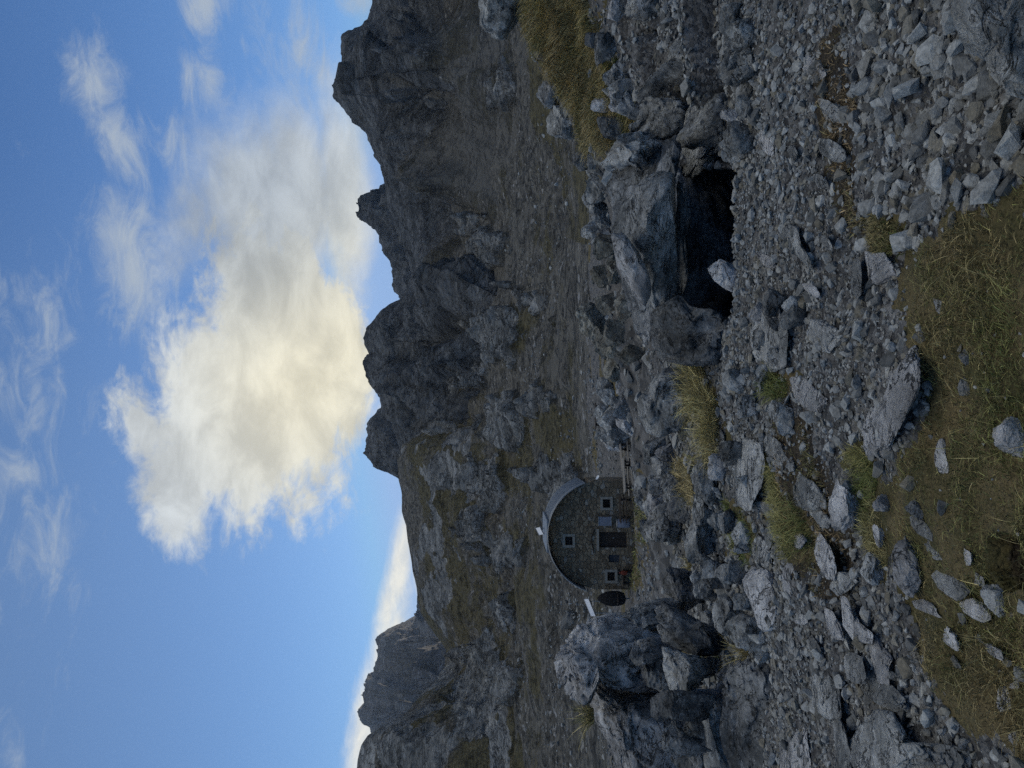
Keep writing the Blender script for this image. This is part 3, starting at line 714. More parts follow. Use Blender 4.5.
# ---- slabs and rocks around the grass
rock('boulder', 'long weathered boulder lying at the edge of the grass', 860, 922, 340, 462, LT, planes=12, depth=0.42, poly=c2((260,700),(275,640),(310,545),(360,500),(425,418),(440,470),(440,560),(410,630),(370,700),(340,770),(270,770)))
rock('boulder', 'pale angular rock in the grass at the frame edge', 992, 1030, 416, 458, LT, cat='rock')
rock('stone', 'bent pale stone sunk in the grass below the weathered boulder', 934, 952, 438, 474, LT, cat='rock')
rock('boulder', 'flat pale slab between the gravel and the grass strip', 828, 856, 478, 532, LT, tilt=-20, box=1)
rock('stone', 'small oval pale stone in the grass strip', 872, 882, 524, 548, LT, cat='rock')
rock('stone', 'half buried stone in the turf beside the bare hollow', 934, 950, 498, 526, M_rock, cat='rock')
rock('stone', 'small pale stone at the end of the weathered boulder', 872, 887, 494, 512, LT, cat='rock')
rock('stone', 'flat dark stone pressed into the grass', 904, 929, 498, 520, DK, cat='rock')
rock('stone', 'narrow slanting stone at the lower end of the grass strip', 860, 880, 552, 586, M_rock, tilt=-30, cat='rock')
rock('boulder', 'long pale stone edge showing through the slanting grass', 892, 922, 538, 598, LT, tilt=-35, ang=-20, depth=0.13)
rock('boulder', 'pale slab in the turf above the smooth lower left boulder', 924, 962, 614, 656, LT, poly=c4((510,265),(545,258),(620,320),(630,350),(620,380),(580,350),(540,320)))
rock('boulder', 'long pale slab near the bottom edge of the turf', 966, 1006, 626, 666, LT, depth=0.15, poly=c4((650,305),(680,315),(770,375),(775,410),(740,395),(690,350)))
rock('boulder', 'grey rock at the lip of the bare hollow', 980, 1012, 584, 618, M_rock, cat='rock')
rock('stone', 'white corner stone low in the slanting turf', 996, 1018, 686, 714, LT, cat='rock')
rock('stone', 'small white stone on bare earth', 969, 983, 674, 690, LT, cat='rock')
rock('boulder', 'pale rock at the bottom corner of the turf', 1008, 1032, 728, 758, LT, cat='rock')
rock('stone', 'white pebble near the bare hollow', 938, 947, 534, 546, LT, cat='rock')
rock('stone', 'small bright stone low in the turf', 921, 928, 488, 502, LT, cat='rock')
rock('stone', 'grey stone in the grass near the pale pyramid stone', 977, 995, 226, 244, M_rock, cat='rock')
rock('stone', 'lone pale stone in deep grass', 994, 1008, 288, 306, LT, cat='rock')
rock('stone', 'thin bright stone lying aslant in the grass', 933, 948, 296, 314, LT, tilt=40, cat='rock')
rock('stone', 'small stone in the grass above the dark stones', 948, 958, 334, 346, M_rock, cat='rock')
rock('stone', 'dark stone in the grass', 958, 976, 348, 366, DK, cat='rock')
rock('stone', 'blue grey stone below the dark stone in the grass', 957, 972, 376, 396, M_rock, cat='rock')
rock('boulder', 'pale pyramid shaped stone on the gravel', 862, 908, 248, 288, LT, planes=9, cut=(0.35, 0.7), poly=c2((270,150),(300,160),(330,155),(365,205),(375,230),(310,258),(285,245)))
rock('boulder', 'split grey stone with a dark side in mid gravel', 804, 842, 316, 355, M_rock, planes=9, poly=c2((95,400),(110,355),(150,360),(190,385),(200,420),(165,462),(120,440)))
rock('boulder', 'striped slab lying between gravel and grass tuft', 788, 829, 373, 415, LT, poly=c2((45,530),(90,530),(120,560),(165,600),(140,640),(95,630),(60,590)))
rock('boulder', 'rounded pale stone beside the striped slab', 767, 796, 400, 436, M_rock)
rock('boulder', 'flat stone with a bright edge on the scree', 774, 816, 222, 272, M_rock, depth=0.3, poly=c2((5,100),(40,70),(75,80),(80,130),(125,200),(115,215),(60,160)))
rock('boulder', 'thin upright slab in the gravel', 850, 863, 245, 302, M_rock, depth=0.12, poly=c2((230,290),(245,300),(262,295),(265,200),(245,140),(232,200)))
rock('boulder', 'large furrowed rock slab at the upper right of the scree', 944, 1090, -60, 104, M_rock, planes=12, depth=0.5, Y=1.95, poly=c1((520,0),(535,60),(570,150),(650,220),(690,235),(690,280),(750,300),(900,300),(900,-150),(540,-150)))
rock('boulder', 'dark stone with one bright tip on the scree', 864, 892, 82, 128, DK, poly=c1((275,300),(290,255),(340,250),(355,290),(335,340),(325,380),(300,350)))
rock('stone', 'blocky grey stone below the furrowed slab', 986, 1008, 102, 134, M_rock, cat='rock')
rock('stone', 'brown tinted stone among grey scree', 946, 968, 166, 202, BR, cat='rock')
rock('stone', 'wide grey stone at the grass edge below the scree', 966, 992, 180, 208, M_rock, cat='rock')
# ---- the hollow under the overhanging rock
rock('boulder', 'broad blue grey roof block of the overhang', 607, 676, 166, 272, M_rock, Y=6.2, depth=1.3, planes=6, seed=412, cut=(0.5, 0.8), rough=0.42, sink=-9, poly=[(663,168),(676,172),(677,250),(679,300),(672,320),(655,318),(642,296),(628,262),(610,234),(622,202),(640,180)])
rock('boulder', 'pale pointed rock leaning on the overhang', 606, 652, 232, 314, LT, Y=6.05, depth=0.5, planes=9, rough=0.45, poly=c7((90,100),(130,95),(180,160),(210,230),(215,280),(195,330),(160,280),(110,200)), sink=-9)
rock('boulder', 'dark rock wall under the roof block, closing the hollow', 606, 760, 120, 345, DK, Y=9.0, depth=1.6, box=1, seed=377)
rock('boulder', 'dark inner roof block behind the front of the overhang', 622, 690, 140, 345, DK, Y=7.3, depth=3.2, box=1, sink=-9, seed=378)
rock('boulder', 'rough pillar of rock at the right of the black hollow', 684, 742, 62, 178, M_rock, Y=6.9, depth=2.6, box=1, rough=1.2)
rock('boulder', 'broken rock mass at the left of the black hollow', 640, 738, 296, 368, DK, Y=6.15, depth=1.5, planes=14, rough=1.3, poly=c7((215,330),(300,280),(330,320),(400,330),(430,350),(470,400),(460,490),(330,500),(240,480),(205,420)))
rock('boulder', 'pale rock lying at the mouth of the black hollow', 706, 750, 258, 297, LT, Y=5.9, depth=0.3, poly=c7((380,205),(420,175),(450,190),(490,215),(510,270),(470,285),(430,265),(400,240)))
rock('boulder', 'wide flat slab in the gravel below the broken rock mass', 747, 792, 302, 368, M_rock, box=1, rough=0.6, poly=c7((500,380),(530,330),(570,305),(600,320),(625,400),(620,500),(575,520),(520,470)))
rock('boulder', 'smooth blue grey boulder behind the tall grass tuft', 634, 680, 366, 440, M_rock, Y=8.2, depth=1.0, planes=8, poly=c7((170,600),(200,560),(250,500),(285,500),(290,640),(280,690),(240,715),(200,700),(175,650)))
rock('boulder', 'flat cracked slab in the middle of the stony ground', 728, 768, 436, 516, M_rock, box=1, rough=0.7, poly=cm((355,480),(340,420),(370,320),(390,300),(430,300),(470,310),(480,400),(470,480),(440,540),(420,590),(370,560)))
rock('boulder', 'dark rounded rock in front of the hut terrace', 640, 684, 496, 546, M_rock, Y=11, depth=1.2, poly=cm((10,640),(60,560),(110,535),(150,540),(150,620),(130,700),(60,700),(20,690)))
rock('boulder', 'furrowed low rock right of the grassy step', 684, 720, 506, 564, M_rock)
rock('stone', 'bright sliver of rock near the hut tables', 647, 657, 480, 514, LT, Y=13, depth=.3, cat='rock')
rock('boulder', 'grey stone standing in the grass of the stony ground', 764, 780, 518, 548, M_rock)
rock('boulder', 'angular grey stone below the tall grass tuft', 722, 746, 368, 394, M_rock)
rock('boulder', 'flat grey stone left of the tall grass tuft', 736, 757, 394, 418, M_rock)
rock('boulder', 'big pale bedrock slab beside the gravel below the hut', 742, 784, 566, 632, LT, planes=10, rough=0.7, depth=0.6)
rock('boulder', 'tilted pale bedrock slab at the end of the olive grass', 782, 806, 562, 602, LT, planes=10, rough=0.7)
rock('boulder', 'broad grey bedrock hump among the stones below the hut terrace', 690, 722, 452, 508, M_rock, planes=10, rough=0.8)
rock('boulder', 'sharp grey bedrock rib in the ground near the wedge boulder', 712, 744, 596, 636, M_rock, planes=10)
# ---- the rocky bank on the right
rock('boulder', 'pale block at the top right corner of the rocky bank', 607, 625, -6, 22, LT, Y=9.5, depth=0.3, sink=-9)
rock('boulder', 'rough outcrop at the far top of the grassy bank', 478, 530, -40, 40, M_rock, Y=17, depth=2.5)
rock('boulder', 'rounded dark rock below the grassy bank', 536, 566, 80, 110, DK, Y=19, depth=1.2)
rock('boulder', 'pale cracked rock standing below the grassy bank', 546, 584, 104, 140, M_rock, Y=19, depth=1.2)
rock('boulder', 'jagged rock face below the green grass of the bank', 634, 722, 22, 104, M_rock, Y=8.3, depth=1.8, planes=16, rough=1.5)
rock('boulder', 'dark overhung rock face at the upper edge of the scree', 622, 704, -60, 40, M_rock, Y=8.8, depth=1.8, planes=16, rough=1.5)
rock('boulder', 'blunt grey rock between the rock face and the black hollow', 676, 738, 92, 150, M_rock, Y=7.2, depth=1.0, planes=10)
rock('boulder', 'big tilted rock block under the jagged face', 694, 752, -10, 70, M_rock, Y=7.2, depth=1.0, rough=1.3, tilt=25)
rock('boulder', 'low cracked rock above the black hollow', 600, 664, 128, 182, M_rock, Y=9.0, depth=1.4, rough=1.4)
rock('boulder', 'grey rock ledge between grass bank and overhang', 626, 690, 96, 150, M_rock, Y=8.8, depth=1.4, rough=1.4)

def row(n, poly, size, label, group, mat=None, Yr=None, seed=0):
    r = np.random.default_rng(seed); c = 0
    xs = [p[0] for p in poly]; ys = [p[1] for p in poly]
    while c < n:
        x = r.uniform(min(xs), max(xs)); y = r.uniform(min(ys), max(ys))
        if not inpoly(np.array([x]), np.array([y]), poly)[0] or (x < 650 and 440 < y < 535): continue
        s = r.uniform(*size) ; a = r.uniform(0.8, 1.7)
        m = mat or (M_rock if r.random() < 0.7 else (LT if r.random() < 0.35 else DK))
        rock('boulder', label, x - s, x + s * 0.3, y - s * a / 2, y + s * a / 2, m, Y=(r.uniform(*Yr) if Yr else None), group=group, tilt=r.uniform(-30, 30), cut=(0.35, 0.8))
        c += 1
def slabs(n, poly, label, group, seed, size=(16, 34), ang=(30, 70), mats=(M_rock, M_rock, LT), thick=(0.12, 0.25)):
    r = np.random.default_rng(seed); c = 0; xs = [p[0] for p in poly]; ys = [p[1] for p in poly]; put = []
    for _ in range(4000):
        if c >= n: break
        x = r.uniform(min(xs), max(xs)); y = r.uniform(min(ys), max(ys)); L = r.uniform(*size); w_ = L * r.uniform(0.35, 0.65)
        if not inpoly(np.array([x]), np.array([y]), poly)[0] or any(math.hypot(x - a, y - b) < (L + l) * 0.75 for a, b, l in put): continue
        if any(hx0 - 4 < x < hx1 + 4 and hy0 - 4 < y < hy1 + 4 for hx0, hx1, hy0, hy1, _y in HEROES): continue
        put.append((x, y, L)); t = R(r.uniform(*ang)); pl = []
        for k in range(9):
            a = 2 * math.pi * k / 9; q = r.uniform(0.75, 1.15); u, v = L * math.cos(a) * q, w_ * math.sin(a) * q
            pl.append((x + u * math.cos(t) - v * math.sin(t), y + u * math.sin(t) + v * math.cos(t)))
        x0, x1, y0, y1 = min(p[0] for p in pl), max(p[0] for p in pl), min(p[1] for p in pl), max(p[1] for p in pl)
        rock('boulder', label, x0, x1, y0, y1, mats[int(r.integers(len(mats)))], group=group, depth=r.uniform(*thick), poly=pl, lean=0.95, planes=9, rough=0.8)
        c += 1
slabs(7, [(735, 575), (800, 590), (885, 690), (880, 745), (820, 768), (775, 700)], 'broad slanting bedrock ledge in the left gravel', 'broad bedrock ledges in the left gravel', 40, (30, 48), (35, 65), (M_rock, LT, M_rock), (0.2, 0.35))
slabs(13, [(745, 600), (790, 600), (860, 650), (860, 690), (800, 690), (760, 650)], 'slanting bedrock slab among the gravel left of the wide scree', 'slanting bedrock slabs in the left gravel', 41)
slabs(12, [(700, 440), (770, 430), (830, 500), (830, 570), (770, 570), (710, 500)], 'flat bedrock slab showing in the stony middle ground', 'bedrock slabs in the middle ground', 42, (14, 30))
slabs(12, [(925, 480), (990, 600), (1015, 690), (985, 715), (940, 640), (905, 560)], 'pale slab breaking through the slanting turf', 'pale slabs in the slanting turf', 43, (9, 22), (30, 65), (LT, LT, M_rock), (0.04, 0.08))
slabs(10, [(745, 120), (800, 60), (840, 60), (830, 240), (800, 330), (750, 260)], 'flat stone lying in the fine scree below the rock face', 'flat stones in the fine scree', 44, (9, 18), (20, 80))
row(16, [(596, 236), (612, 232), (640, 300), (645, 366), (622, 372), (600, 330)], (14, 30), 'brown stained rock of the heap left of the overhang', 'rocks heaped left of the overhang', BR, None, 1)
row(20, [(612, 372), (636, 366), (640, 430), (634, 470), (618, 462), (606, 430)], (10, 22), 'grey rock on the rim between the heap and the hut tables', 'rocks on the rim beside the hut tables', None, None, 2)
row(22, [(650, 440), (676, 446), (690, 520), (676, 560), (652, 540), (646, 480)], (10, 26), 'grey rock in the grassy rim before the hut', 'rocks on the grassy rim before the hut', None, None, 3)
row(14, [(586, 148), (612, 160), (625, 235), (604, 240), (592, 190)], (10, 22), 'grey rock strewn below the end of the grassy bank', 'rocks below the end of the grassy bank', None, None, 4)
row(16, [(622, 40), (640, 90), (650, 170), (630, 160), (606, 100), (596, 40)], (12, 26), 'dark rock bedded under the green bank', 'rocks bedded under the green bank', None, None, 5)
row(14, [(724, 0), (752, 0), (760, 90), (748, 170), (735, 120)], (14, 30), 'fallen block at the foot of the rock face', 'fallen blocks at the foot of the rock face', None, None, 6)
row(12, [(700, 566), (730, 560), (780, 620), (800, 690), (770, 660), (725, 640)], (12, 26), 'grey block in the gravel beside the left boulders', 'blocks in the gravel beside the left boulders', None, None, 7)
row(14, [(690, 470), (725, 440), (770, 440), (790, 560), (760, 600), (720, 570)], (10, 24), 'flat grey stone in the stony middle ground', 'flat stones in the stony middle ground', None, None, 8)
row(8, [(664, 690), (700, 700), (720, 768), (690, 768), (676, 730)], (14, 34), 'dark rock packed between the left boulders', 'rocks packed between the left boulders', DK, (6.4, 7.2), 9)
row(9, [(866, 660), (900, 660), (960, 720), (990, 768), (965, 768), (930, 700)], (9, 18), 'rounded stone in the gully below the turf', 'rounded stones in the gully below the turf', None, None, 10)
row(10, [(742, 372), (770, 300), (800, 290), (800, 350), (770, 400)], (9, 20), 'grey stone around the wide flat slab', 'stones around the wide flat slab', None, None, 12)

# ------------------------------------------------------------------ scree
def hull_variants(n, k, seed):
    r = np.random.default_rng(seed); out = []
    while len(out) < n:
        bm = bmesh.new()
        pts = r.normal(size=(k, 3)); pts /= np.linalg.norm(pts, axis=1)[:, None]; pts *= r.uniform(0.75, 1.0, (k, 1))
        for p in pts: bm.verts.new(p)
        res = bmesh.ops.convex_hull(bm, input=bm.verts)
        for v in [v for v in bm.verts if not v.link_faces]: bm.verts.remove(v)
        bmesh.ops.triangulate(bm, faces=bm.faces)
        bm.verts.index_update()
        V = np.array([v.co[:] for v in bm.verts]); T = np.array([[v.index for v in f.verts] for f in bm.faces]); bm.free()
        V -= V.mean(0)
        out.append((V, T))
    return out
HV = hull_variants(40, 15, 11)
def rotmats(n, r, flat=0.5):
    a = r.uniform(0, 2 * np.pi, n); t = r.normal(0, flat, n); p = r.uniform(0, 2 * np.pi, n)
    ca, sa = np.cos(a), np.sin(a); Z = np.zeros(n); O = np.ones(n)
    Rz = np.stack([np.stack([ca, -sa, Z], 1), np.stack([sa, ca, Z], 1), np.stack([Z, Z, O], 1)], 1)
    ct, st = np.cos(t), np.sin(t); Rx = np.stack([np.stack([O, Z, Z], 1), np.stack([Z, ct, -st], 1), np.stack([Z, st, ct], 1)], 1)
    cp, sp = np.cos(p), np.sin(p); Rp = np.stack([np.stack([cp, -sp, Z], 1), np.stack([sp, cp, Z], 1), np.stack([Z, Z, O], 1)], 1)
    return Rz @ Rx @ Rp
def stones_mesh(name, pos, size, seed, flat=0.5, mat=None, squash=(0.4, 0.8)):
    r = np.random.default_rng(seed); n = len(pos)
    S = np.stack([r.uniform(0.8, 1.35, n), r.uniform(0.6, 1.0, n), r.uniform(*squash, n)], 1) * size[:, None] / 2
    RM = rotmats(n, r, flat); kind = r.integers(0, len(HV), n)
    VV = []; TT = []; b = 0
    for k, (V, T) in enumerate(HV):
        ii = np.nonzero(kind == k)[0]
        if not len(ii): continue
        W = np.einsum('nij,nvj->nvi', RM[ii], V[None] * S[ii][:, None, :]) + pos[ii][:, None, :]
        VV.append(W.reshape(-1, 3))
        TT.append((T[None] + (b + np.arange(len(ii)) * len(V))[:, None, None]).reshape(-1, 3)); b += len(ii) * len(V)
    return mesh_np(name, np.concatenate(VV), np.concatenate(TT), mat or M_stone, False)
def grassy(x, y):
    g = np.zeros(len(x), bool)
    for pl in GRASS: g |= inpoly(x, y, pl)
    return g
def scatter_ground(n, Y0, Y1, r, s0=-0.80, s1=0.80):
    Y = np.sqrt(r.uniform(Y0 ** 2, Y1 ** 2, n)); X = r.uniform(s0, s1, n) * Y
    return X, Y
def scree():
    r = np.random.default_rng(21)
    POS = []; SZ = []
    for n, Y0, Y1, med, sig, mx in ((33500, 2.2, 9.5, 0.047, 0.52, 0.125), (33500, 2.2, 6.0, 0.022, 0.45, 0.06), (11500, 6.5, 14, 0.075, 0.5, 0.30), (11500, 13, 40, 0.12, 0.6, 0.6)):
        X, Y = scatter_ground(n, Y0, Y1, r)
        zs = ground_smooth(X, Y); x, y = proj(np.c_[X, Y, zs])
        P3 = np.c_[X, Y, zs]
        jx = fbm(P3 * 2.2, 5, 0.7) * 17 + r.normal(0, 3, n); jy = fbm(P3 * 2.2 + 40, 5, 0.7) * 17 + r.normal(0, 3, n)
        g = grassy(x + jx, y + jy)
        e = np.zeros(n, bool)
        for pl in EARTH: e |= inpoly(x + jx, y + jy, pl)
        size = np.clip(np.exp(r.normal(math.log(med), sig, n)), 0.012, mx)
        big = sstep(820, 900, x) * sstep(330, 200, y)       # coarser stones on the right of the scree
        size = np.where(Y < 9, size * (1 + 0.25 * big) * (1 - 0.15 * (1 - big)), size)
        dens = 0.80 + 0.2 * sstep(-0.2, 0.3, fbm(P3 * 1.2 + 3, 2))
        sb = X / Y; hol = (sb > 0.08) & (sb < 0.28) & (Y > 5.95) & (Y < 10)
        keep = ~hol & (r.random(n) < np.where(e, 0.30, dens)) & (~g | (r.random(n) < 0.03))
        X, Y, size = X[keep], Y[keep], size[keep]
        z = gz(X, Y) + size * r.uniform(-0.08, 0.28, len(X))
        POS.append(np.c_[X, Y, z]); SZ.append(size)
    P = np.concatenate(POS); S = np.concatenate(SZ)
    x, y = proj(P)
    inside = (x > 4) & (x < 1020) & (y > 4) & (y < 764)
    app = S / P[:, 1] * inside
    for hx0, hx1, hy0, hy1, hY in HEROES:       # those hidden by or inside boulders stay in the mass
        app[(x > hx0 - 2) & (x < hx1 + 2) & (y > hy0 - 2) & (y < hy1 + 2)] = 0
    order = np.argsort(-app); top = order[:270]; rest = order[270:]
    o = link(bpy.data.objects.new('scree_gravel', stones_mesh('scree_gravel', P[rest], S[rest], 5)))
    tag(o, 'loose grey scree covering the ground', None, None, 'stuff')
    # the largest are stones of their own; a label per patch of ground
    protos = [mesh_np('loose_stone', V * (1.1, 0.85, 0.62) * 0.5, T, M_stone, False) for V, T in HV[:16]]
    for k, i in enumerate(top):
        xx, yy = x[i], y[i]
        if xx > 880 and yy < 250: zn = ('angular grey stone in the coarse scree beneath the furrowed slab', 'coarse scree beneath the furrowed slab')
        elif xx > 840 and yy < 400: zn = ('grey stone in the scree around the pale pyramid stone', 'scree around the pale pyramid stone')
        elif xx <= 840 and yy < 240: zn = ('broken grey stone in the scree below the rock face', 'scree below the rock face')
        elif xx <= 840 and yy < 420: zn = ('broken grey stone in the scree below the black hollow', 'scree below the black hollow')
        elif yy < 590: zn = ('grey stone in the scree between flat slab and grass strip', 'scree between the flat slab and the grass strip')
        else: zn = ('grey stone in the scree around the long slantwise slab', 'scree around the long slantwise slab')
        o = link(bpy.data.objects.new('loose_stone', protos[k % 16]))
        o.location = P[i]; s = S[i]; o.scale = (s * random.uniform(.9, 1.2), s * random.uniform(.9, 1.2), s * random.uniform(.8, 1.2))
        o.rotation_euler = (random.gauss(0, .35), random.gauss(0, .35), random.uniform(0, 6.28))
        tag(o, zn[0], 'stone', zn[1])
scree()
def hillside_rubble():
    r = np.random.default_rng(33); n = 16000
    L = r.uniform(math.log(62), math.log(230), n); Y = np.exp(L); s = r.uniform(-0.55, 0.55, n)
    z = -slope_q(s, L) * Y; P = np.c_[s * Y, Y, z]
    keep = r.random(n) < (0.25 - 0.17 * (s > -0.05)) + 0.75 * (1 - 0.6 * (s > -0.05)) * sstep(-0.1, 0.35, fbm(P * 0.05, 3)); P = P[keep]
    size = np.clip(np.exp(r.normal(math.log(0.27), 0.55, len(P))), 0.12, 1.6)
    P[:, 2] += 0.1
    o = link(bpy.data.objects.new('hillside_rubble', stones_mesh('hillside_rubble', P, size, 9)))
    tag(o, 'scattered rubble over the slope behind the hut', None, None, 'stuff')
hillside_rubble()

# ------------------------------------------------------------------ grass
def grass_material():
    m, nt, b = new_mat('dry_grass'); n = N(nt)
    n.put(b.inputs['Base Color'], n.attr('Col', 'Color'))
    b.inputs['Roughness'].default_value = 0.7
    return m
M_grass = grass_material()
def blades(base, height, width, dirs, bend, cols, r):
    """curved tapering blades; base (n,3), dirs: lean heading"""
    n = len(base); t = np.array([0, 0.35, 0.7, 1.0])
    side = np.c_[-np.sin(dirs), np.cos(dirs), np.zeros(n)]; fw = np.c_[np.cos(dirs), np.sin(dirs), np.zeros(n)]
    tw = r.uniform(0, 2 * np.pi, n); sd = np.c_[np.cos(tw), np.sin(tw), np.zeros(n)]
    V = []; C = []
    for k, tt in enumerate(t):
        c = base + fw * (height * bend * tt ** 1.6)[:, None]
        c[:, 2] += height * (tt - bend * 0.42 * tt ** 2)
        w = width * (1 - 0.75 * tt)
        if k < 3:
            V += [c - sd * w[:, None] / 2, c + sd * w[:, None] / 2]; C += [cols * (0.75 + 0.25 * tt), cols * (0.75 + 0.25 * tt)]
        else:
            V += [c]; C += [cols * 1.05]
    V = np.stack(V, 1).reshape(-1, 3); C = np.stack(C, 1).reshape(-1, 3)
    b = (np.arange(n) * 7)[:, None, None]
    tri = np.array([[0, 1, 3], [0, 3, 2], [2, 3, 5], [2, 5, 4], [4, 5, 6]])
    return V, (tri[None] + b).reshape(-1, 3), C
STRAW = np.array([0.46, 0.37, 0.19]); GREEN = np.array([0.150, 0.185, 0.055]); OLIVE = np.array([0.33, 0.30, 0.115]); BROWN = np.array([0.31, 0.225, 0.125])
def grass_patch(name, label, poly, n, h, wd, mixc, r, lean=None, bend=(0.3, 1.3), kind='stuff', cat=None, clump=2.5, group=None, Yfix=None):
    xs = [p[0] for p in poly]; ys = [p[1] for p in poly]
    x = r.uniform(min(xs), min(max(xs), 1350), n * 3); y = r.uniform(max(min(ys), -120), min(max(ys), 900), n * 3)
    ok = inpoly(x, y, poly); x, y = x[ok][:n], y[ok][:n]
    Y = hit(x, y); ok = np.isfinite(Y) & (Y < 70); x, y, Y = x[ok], y[ok], Y[ok]
    if Yfix: ok = (Y > Yfix[0]) & (Y < Yfix[1]); x, y, Y = x[ok], y[ok], Y[ok]
    X = (384 - y) / F * Y; P = np.c_[X, Y, gz(X, Y)]
    hole = inpoly(x, y, BAREHOLE)
    cl = fbm(P * clump, 3)
    edge = ~inpoly(x + fbm(P * 2.2, 5, 0.7) * 17, y + fbm(P * 2.2 + 40, 5, 0.7) * 17, poly)
    keep = (~hole) & (r.random(len(x)) < 0.30 + sstep(-0.45, 0.3, cl)) & (~edge | (r.random(len(x)) < 0.15)); P, cl = P[keep], cl[keep]
    m = len(P)
    k1 = sstep(-0.25, 0.25, fbm(P * 1.6 + 11, 3) + r.normal(0, 0.18, m)); k2 = sstep(-0.2, 0.45, fbm(P * 1.7 + 23, 3) + r.normal(0, 0.25, m))
    a, b, c = mixc
    col = a * (1 - k1)[:, None] + b * k1[:, None]; col = col * (1 - k2 * 0.6)[:, None] + c * (k2 * 0.6)[:, None]
    col = col * np.exp(r.normal(-0.05, 0.42, (m, 1)))
    H = r.uniform(h[0], h[1], m) * (0.7 + 0.5 * sstep(-0.4, 0.5, cl))
    W = r.uniform(wd[0], wd[1], m) * np.maximum(1, P[:, 1] / 4.5)
    D = (r.uniform(0, 2 * np.pi, m) if lean is None else r.normal(lean, 0.7, m)) + fbm(P * 2 + 3, 2) * 1.5
    B = r.uniform(bend[0], bend[1], m)
    P[:, 2] -= 0.008
    V, T, C = blades(P, H, W, D, B, col, r)
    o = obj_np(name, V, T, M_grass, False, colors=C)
    return tag(o, label, cat, group, kind)
rg = np.random.default_rng(55)
grass_patch('grass', 'matted brown and green mountain grass at the lower edge', GP_NEAR, 60000, (0.028, 0.075), (0.0024, 0.0042), (GREEN * 0.6 + OLIVE * 0.4, OLIVE * 1.1, BROWN * 1.4), rg, lean=-1.2)
grass_patch('grass', 'sparse long straw blades standing in the matted grass', GP_NEAR, 2600, (0.05, 0.12), (0.0014, 0.0024), (OLIVE, STRAW, STRAW), rg, bend=(0.5, 1.3))
grass_patch('grass', 'strip of short grass along the gravel edge', GP_STRIP, 4000, (0.04, 0.10), (0.0025, 0.004), (GREEN, OLIVE, STRAW), rg)
grass_patch('grass', 'long straw coloured grass over the right hand bank', GP_BANK, 22000, (0.10, 0.34), (0.003, 0.006), (STRAW * 0.9, STRAW * 1.1, OLIVE), rg, lean=-2.6, bend=(0.5, 1.5), clump=1.2)
grass_patch('grass', 'green grass at the lower end of the bank', [(594, 44), (620, 62), (642, 92), (644, 126), (622, 134), (604, 104)], 5000, (0.08, 0.22), (0.003, 0.006), (GREEN * 0.9, GREEN, OLIVE), rg, lean=-2.6)
grass_patch('grass', 'thin grass on the rim before the hut', GP_MIDA, 3000, (0.08, 0.2), (0.003, 0.005), (OLIVE, STRAW, STRAW), rg)
grass_patch('grass', 'green grass cushion in the stony middle ground', GP_MIDB, 1500, (0.04, 0.10), (0.003, 0.005), (GREEN, GREEN * 1.2, OLIVE), rg)
grass_patch('grass', 'small green patch above the striped slab', GP_MIDC, 650, (0.06, 0.14), (0.003, 0.005), (GREEN, GREEN, OLIVE), rg)
grass_patch('grass', 'sparse olive grass among the middle stones', GP_MIDD, 2600, (0.05, 0.12), (0.003, 0.005), (GREEN, OLIVE, OLIVE), rg)
grass_patch('grass', 'low green herbs above the pale pyramid stone', GP_MIDE, 3500, (0.03, 0.07), (0.004, 0.008), (GREEN, GREEN * 0.8, BROWN), rg)
grass_patch('grass', 'yellow grass below the hut terrace', GP_HUT, 1300, (0.12, 0.3), (0.004, 0.008), (GREEN, OLIVE * .8, OLIVE), rg)
grass_patch('grass', 'dry grass below the hut tables', GP_HUTB, 1300, (0.12, 0.3), (0.004, 0.008), (GREEN, OLIVE, OLIVE), rg)
grass_patch('grass', 'dark grass in the gap between the left boulders', GP_SLOT, 900, (0.1, 0.25), (0.003, 0.005), (GREEN, OLIVE, STRAW), rg)
for k, pl in enumerate(EARTH[:2]):
    grass_patch('ground_cover', ['brown low plants on the bare earth of the scree', 'sparse brown plants between the middle stones'][k], pl, 3200, (0.02, 0.06), (0.004, 0.009), (BROWN * 0.8, BROWN, GREEN * 0.8), rg)
# single tussocks
def tussock(label, x, y, Y, z, n, h, rad, spread, col, dx=0.0):
    r = rg
    c = np.array([(384 - y) / F * Y, Y, z if z is not None else float(gz((384 - y) / F * Y, Y)[0])])
    a = r.uniform(0, 2 * np.pi, n); rr = rad * np.sqrt(r.random(n))
    P = np.c_[rr * np.cos(a), rr * np.sin(a), -0.02 * np.ones(n)]
    D = a + r.normal(0, 1.0, n) + dx
    H = r.uniform(0.35, 1, n) * h; B = r.uniform(spread * .2, spread * 1.9, n)
    cc = col[0] * (1 - r.random((n, 1))) + col[1] * r.random((n, 1)); cc = cc * np.exp(r.normal(-0.1, 0.45, (n, 1)))
    V, T, C = blades(P, H, r.uniform(0.0025, 0.005, n) * max(1, Y / 5), D, B, cc, r)
    o = obj_np('grass_tussock', V, T, M_grass, False, colors=C); o.location = c
    return tag(o, label, 'grass tussock')
for (lab, x, y, n, h) in (('tall straw grass tussock beside the smooth blue grey boulder', 704, 388, 900, 0.40), ('drooping straw grass tussock next to the flat cracked slab', 712, 418, 900, 0.36), ('low green and straw tussock on the stony rim', 716, 442, 550, 0.26)):
    tussock(lab, x, y, float(hit(x, y)[0]), None, n, h, 0.20, 0.8, (STRAW * 1.1, OLIVE * 1.1))
tussock('wiry straw tussock growing on the huge split boulder', 592, 716, 8.45, -(592 - 512) / F * 8.45, 260, 0.42, 0.08, 0.9, (STRAW, OLIVE))
tussock('wispy grass tussock in the dark gap before the rounded boulder', 712, 652, 6.6, None, 200, 0.34, 0.10, 0.8, (STRAW, OLIVE))
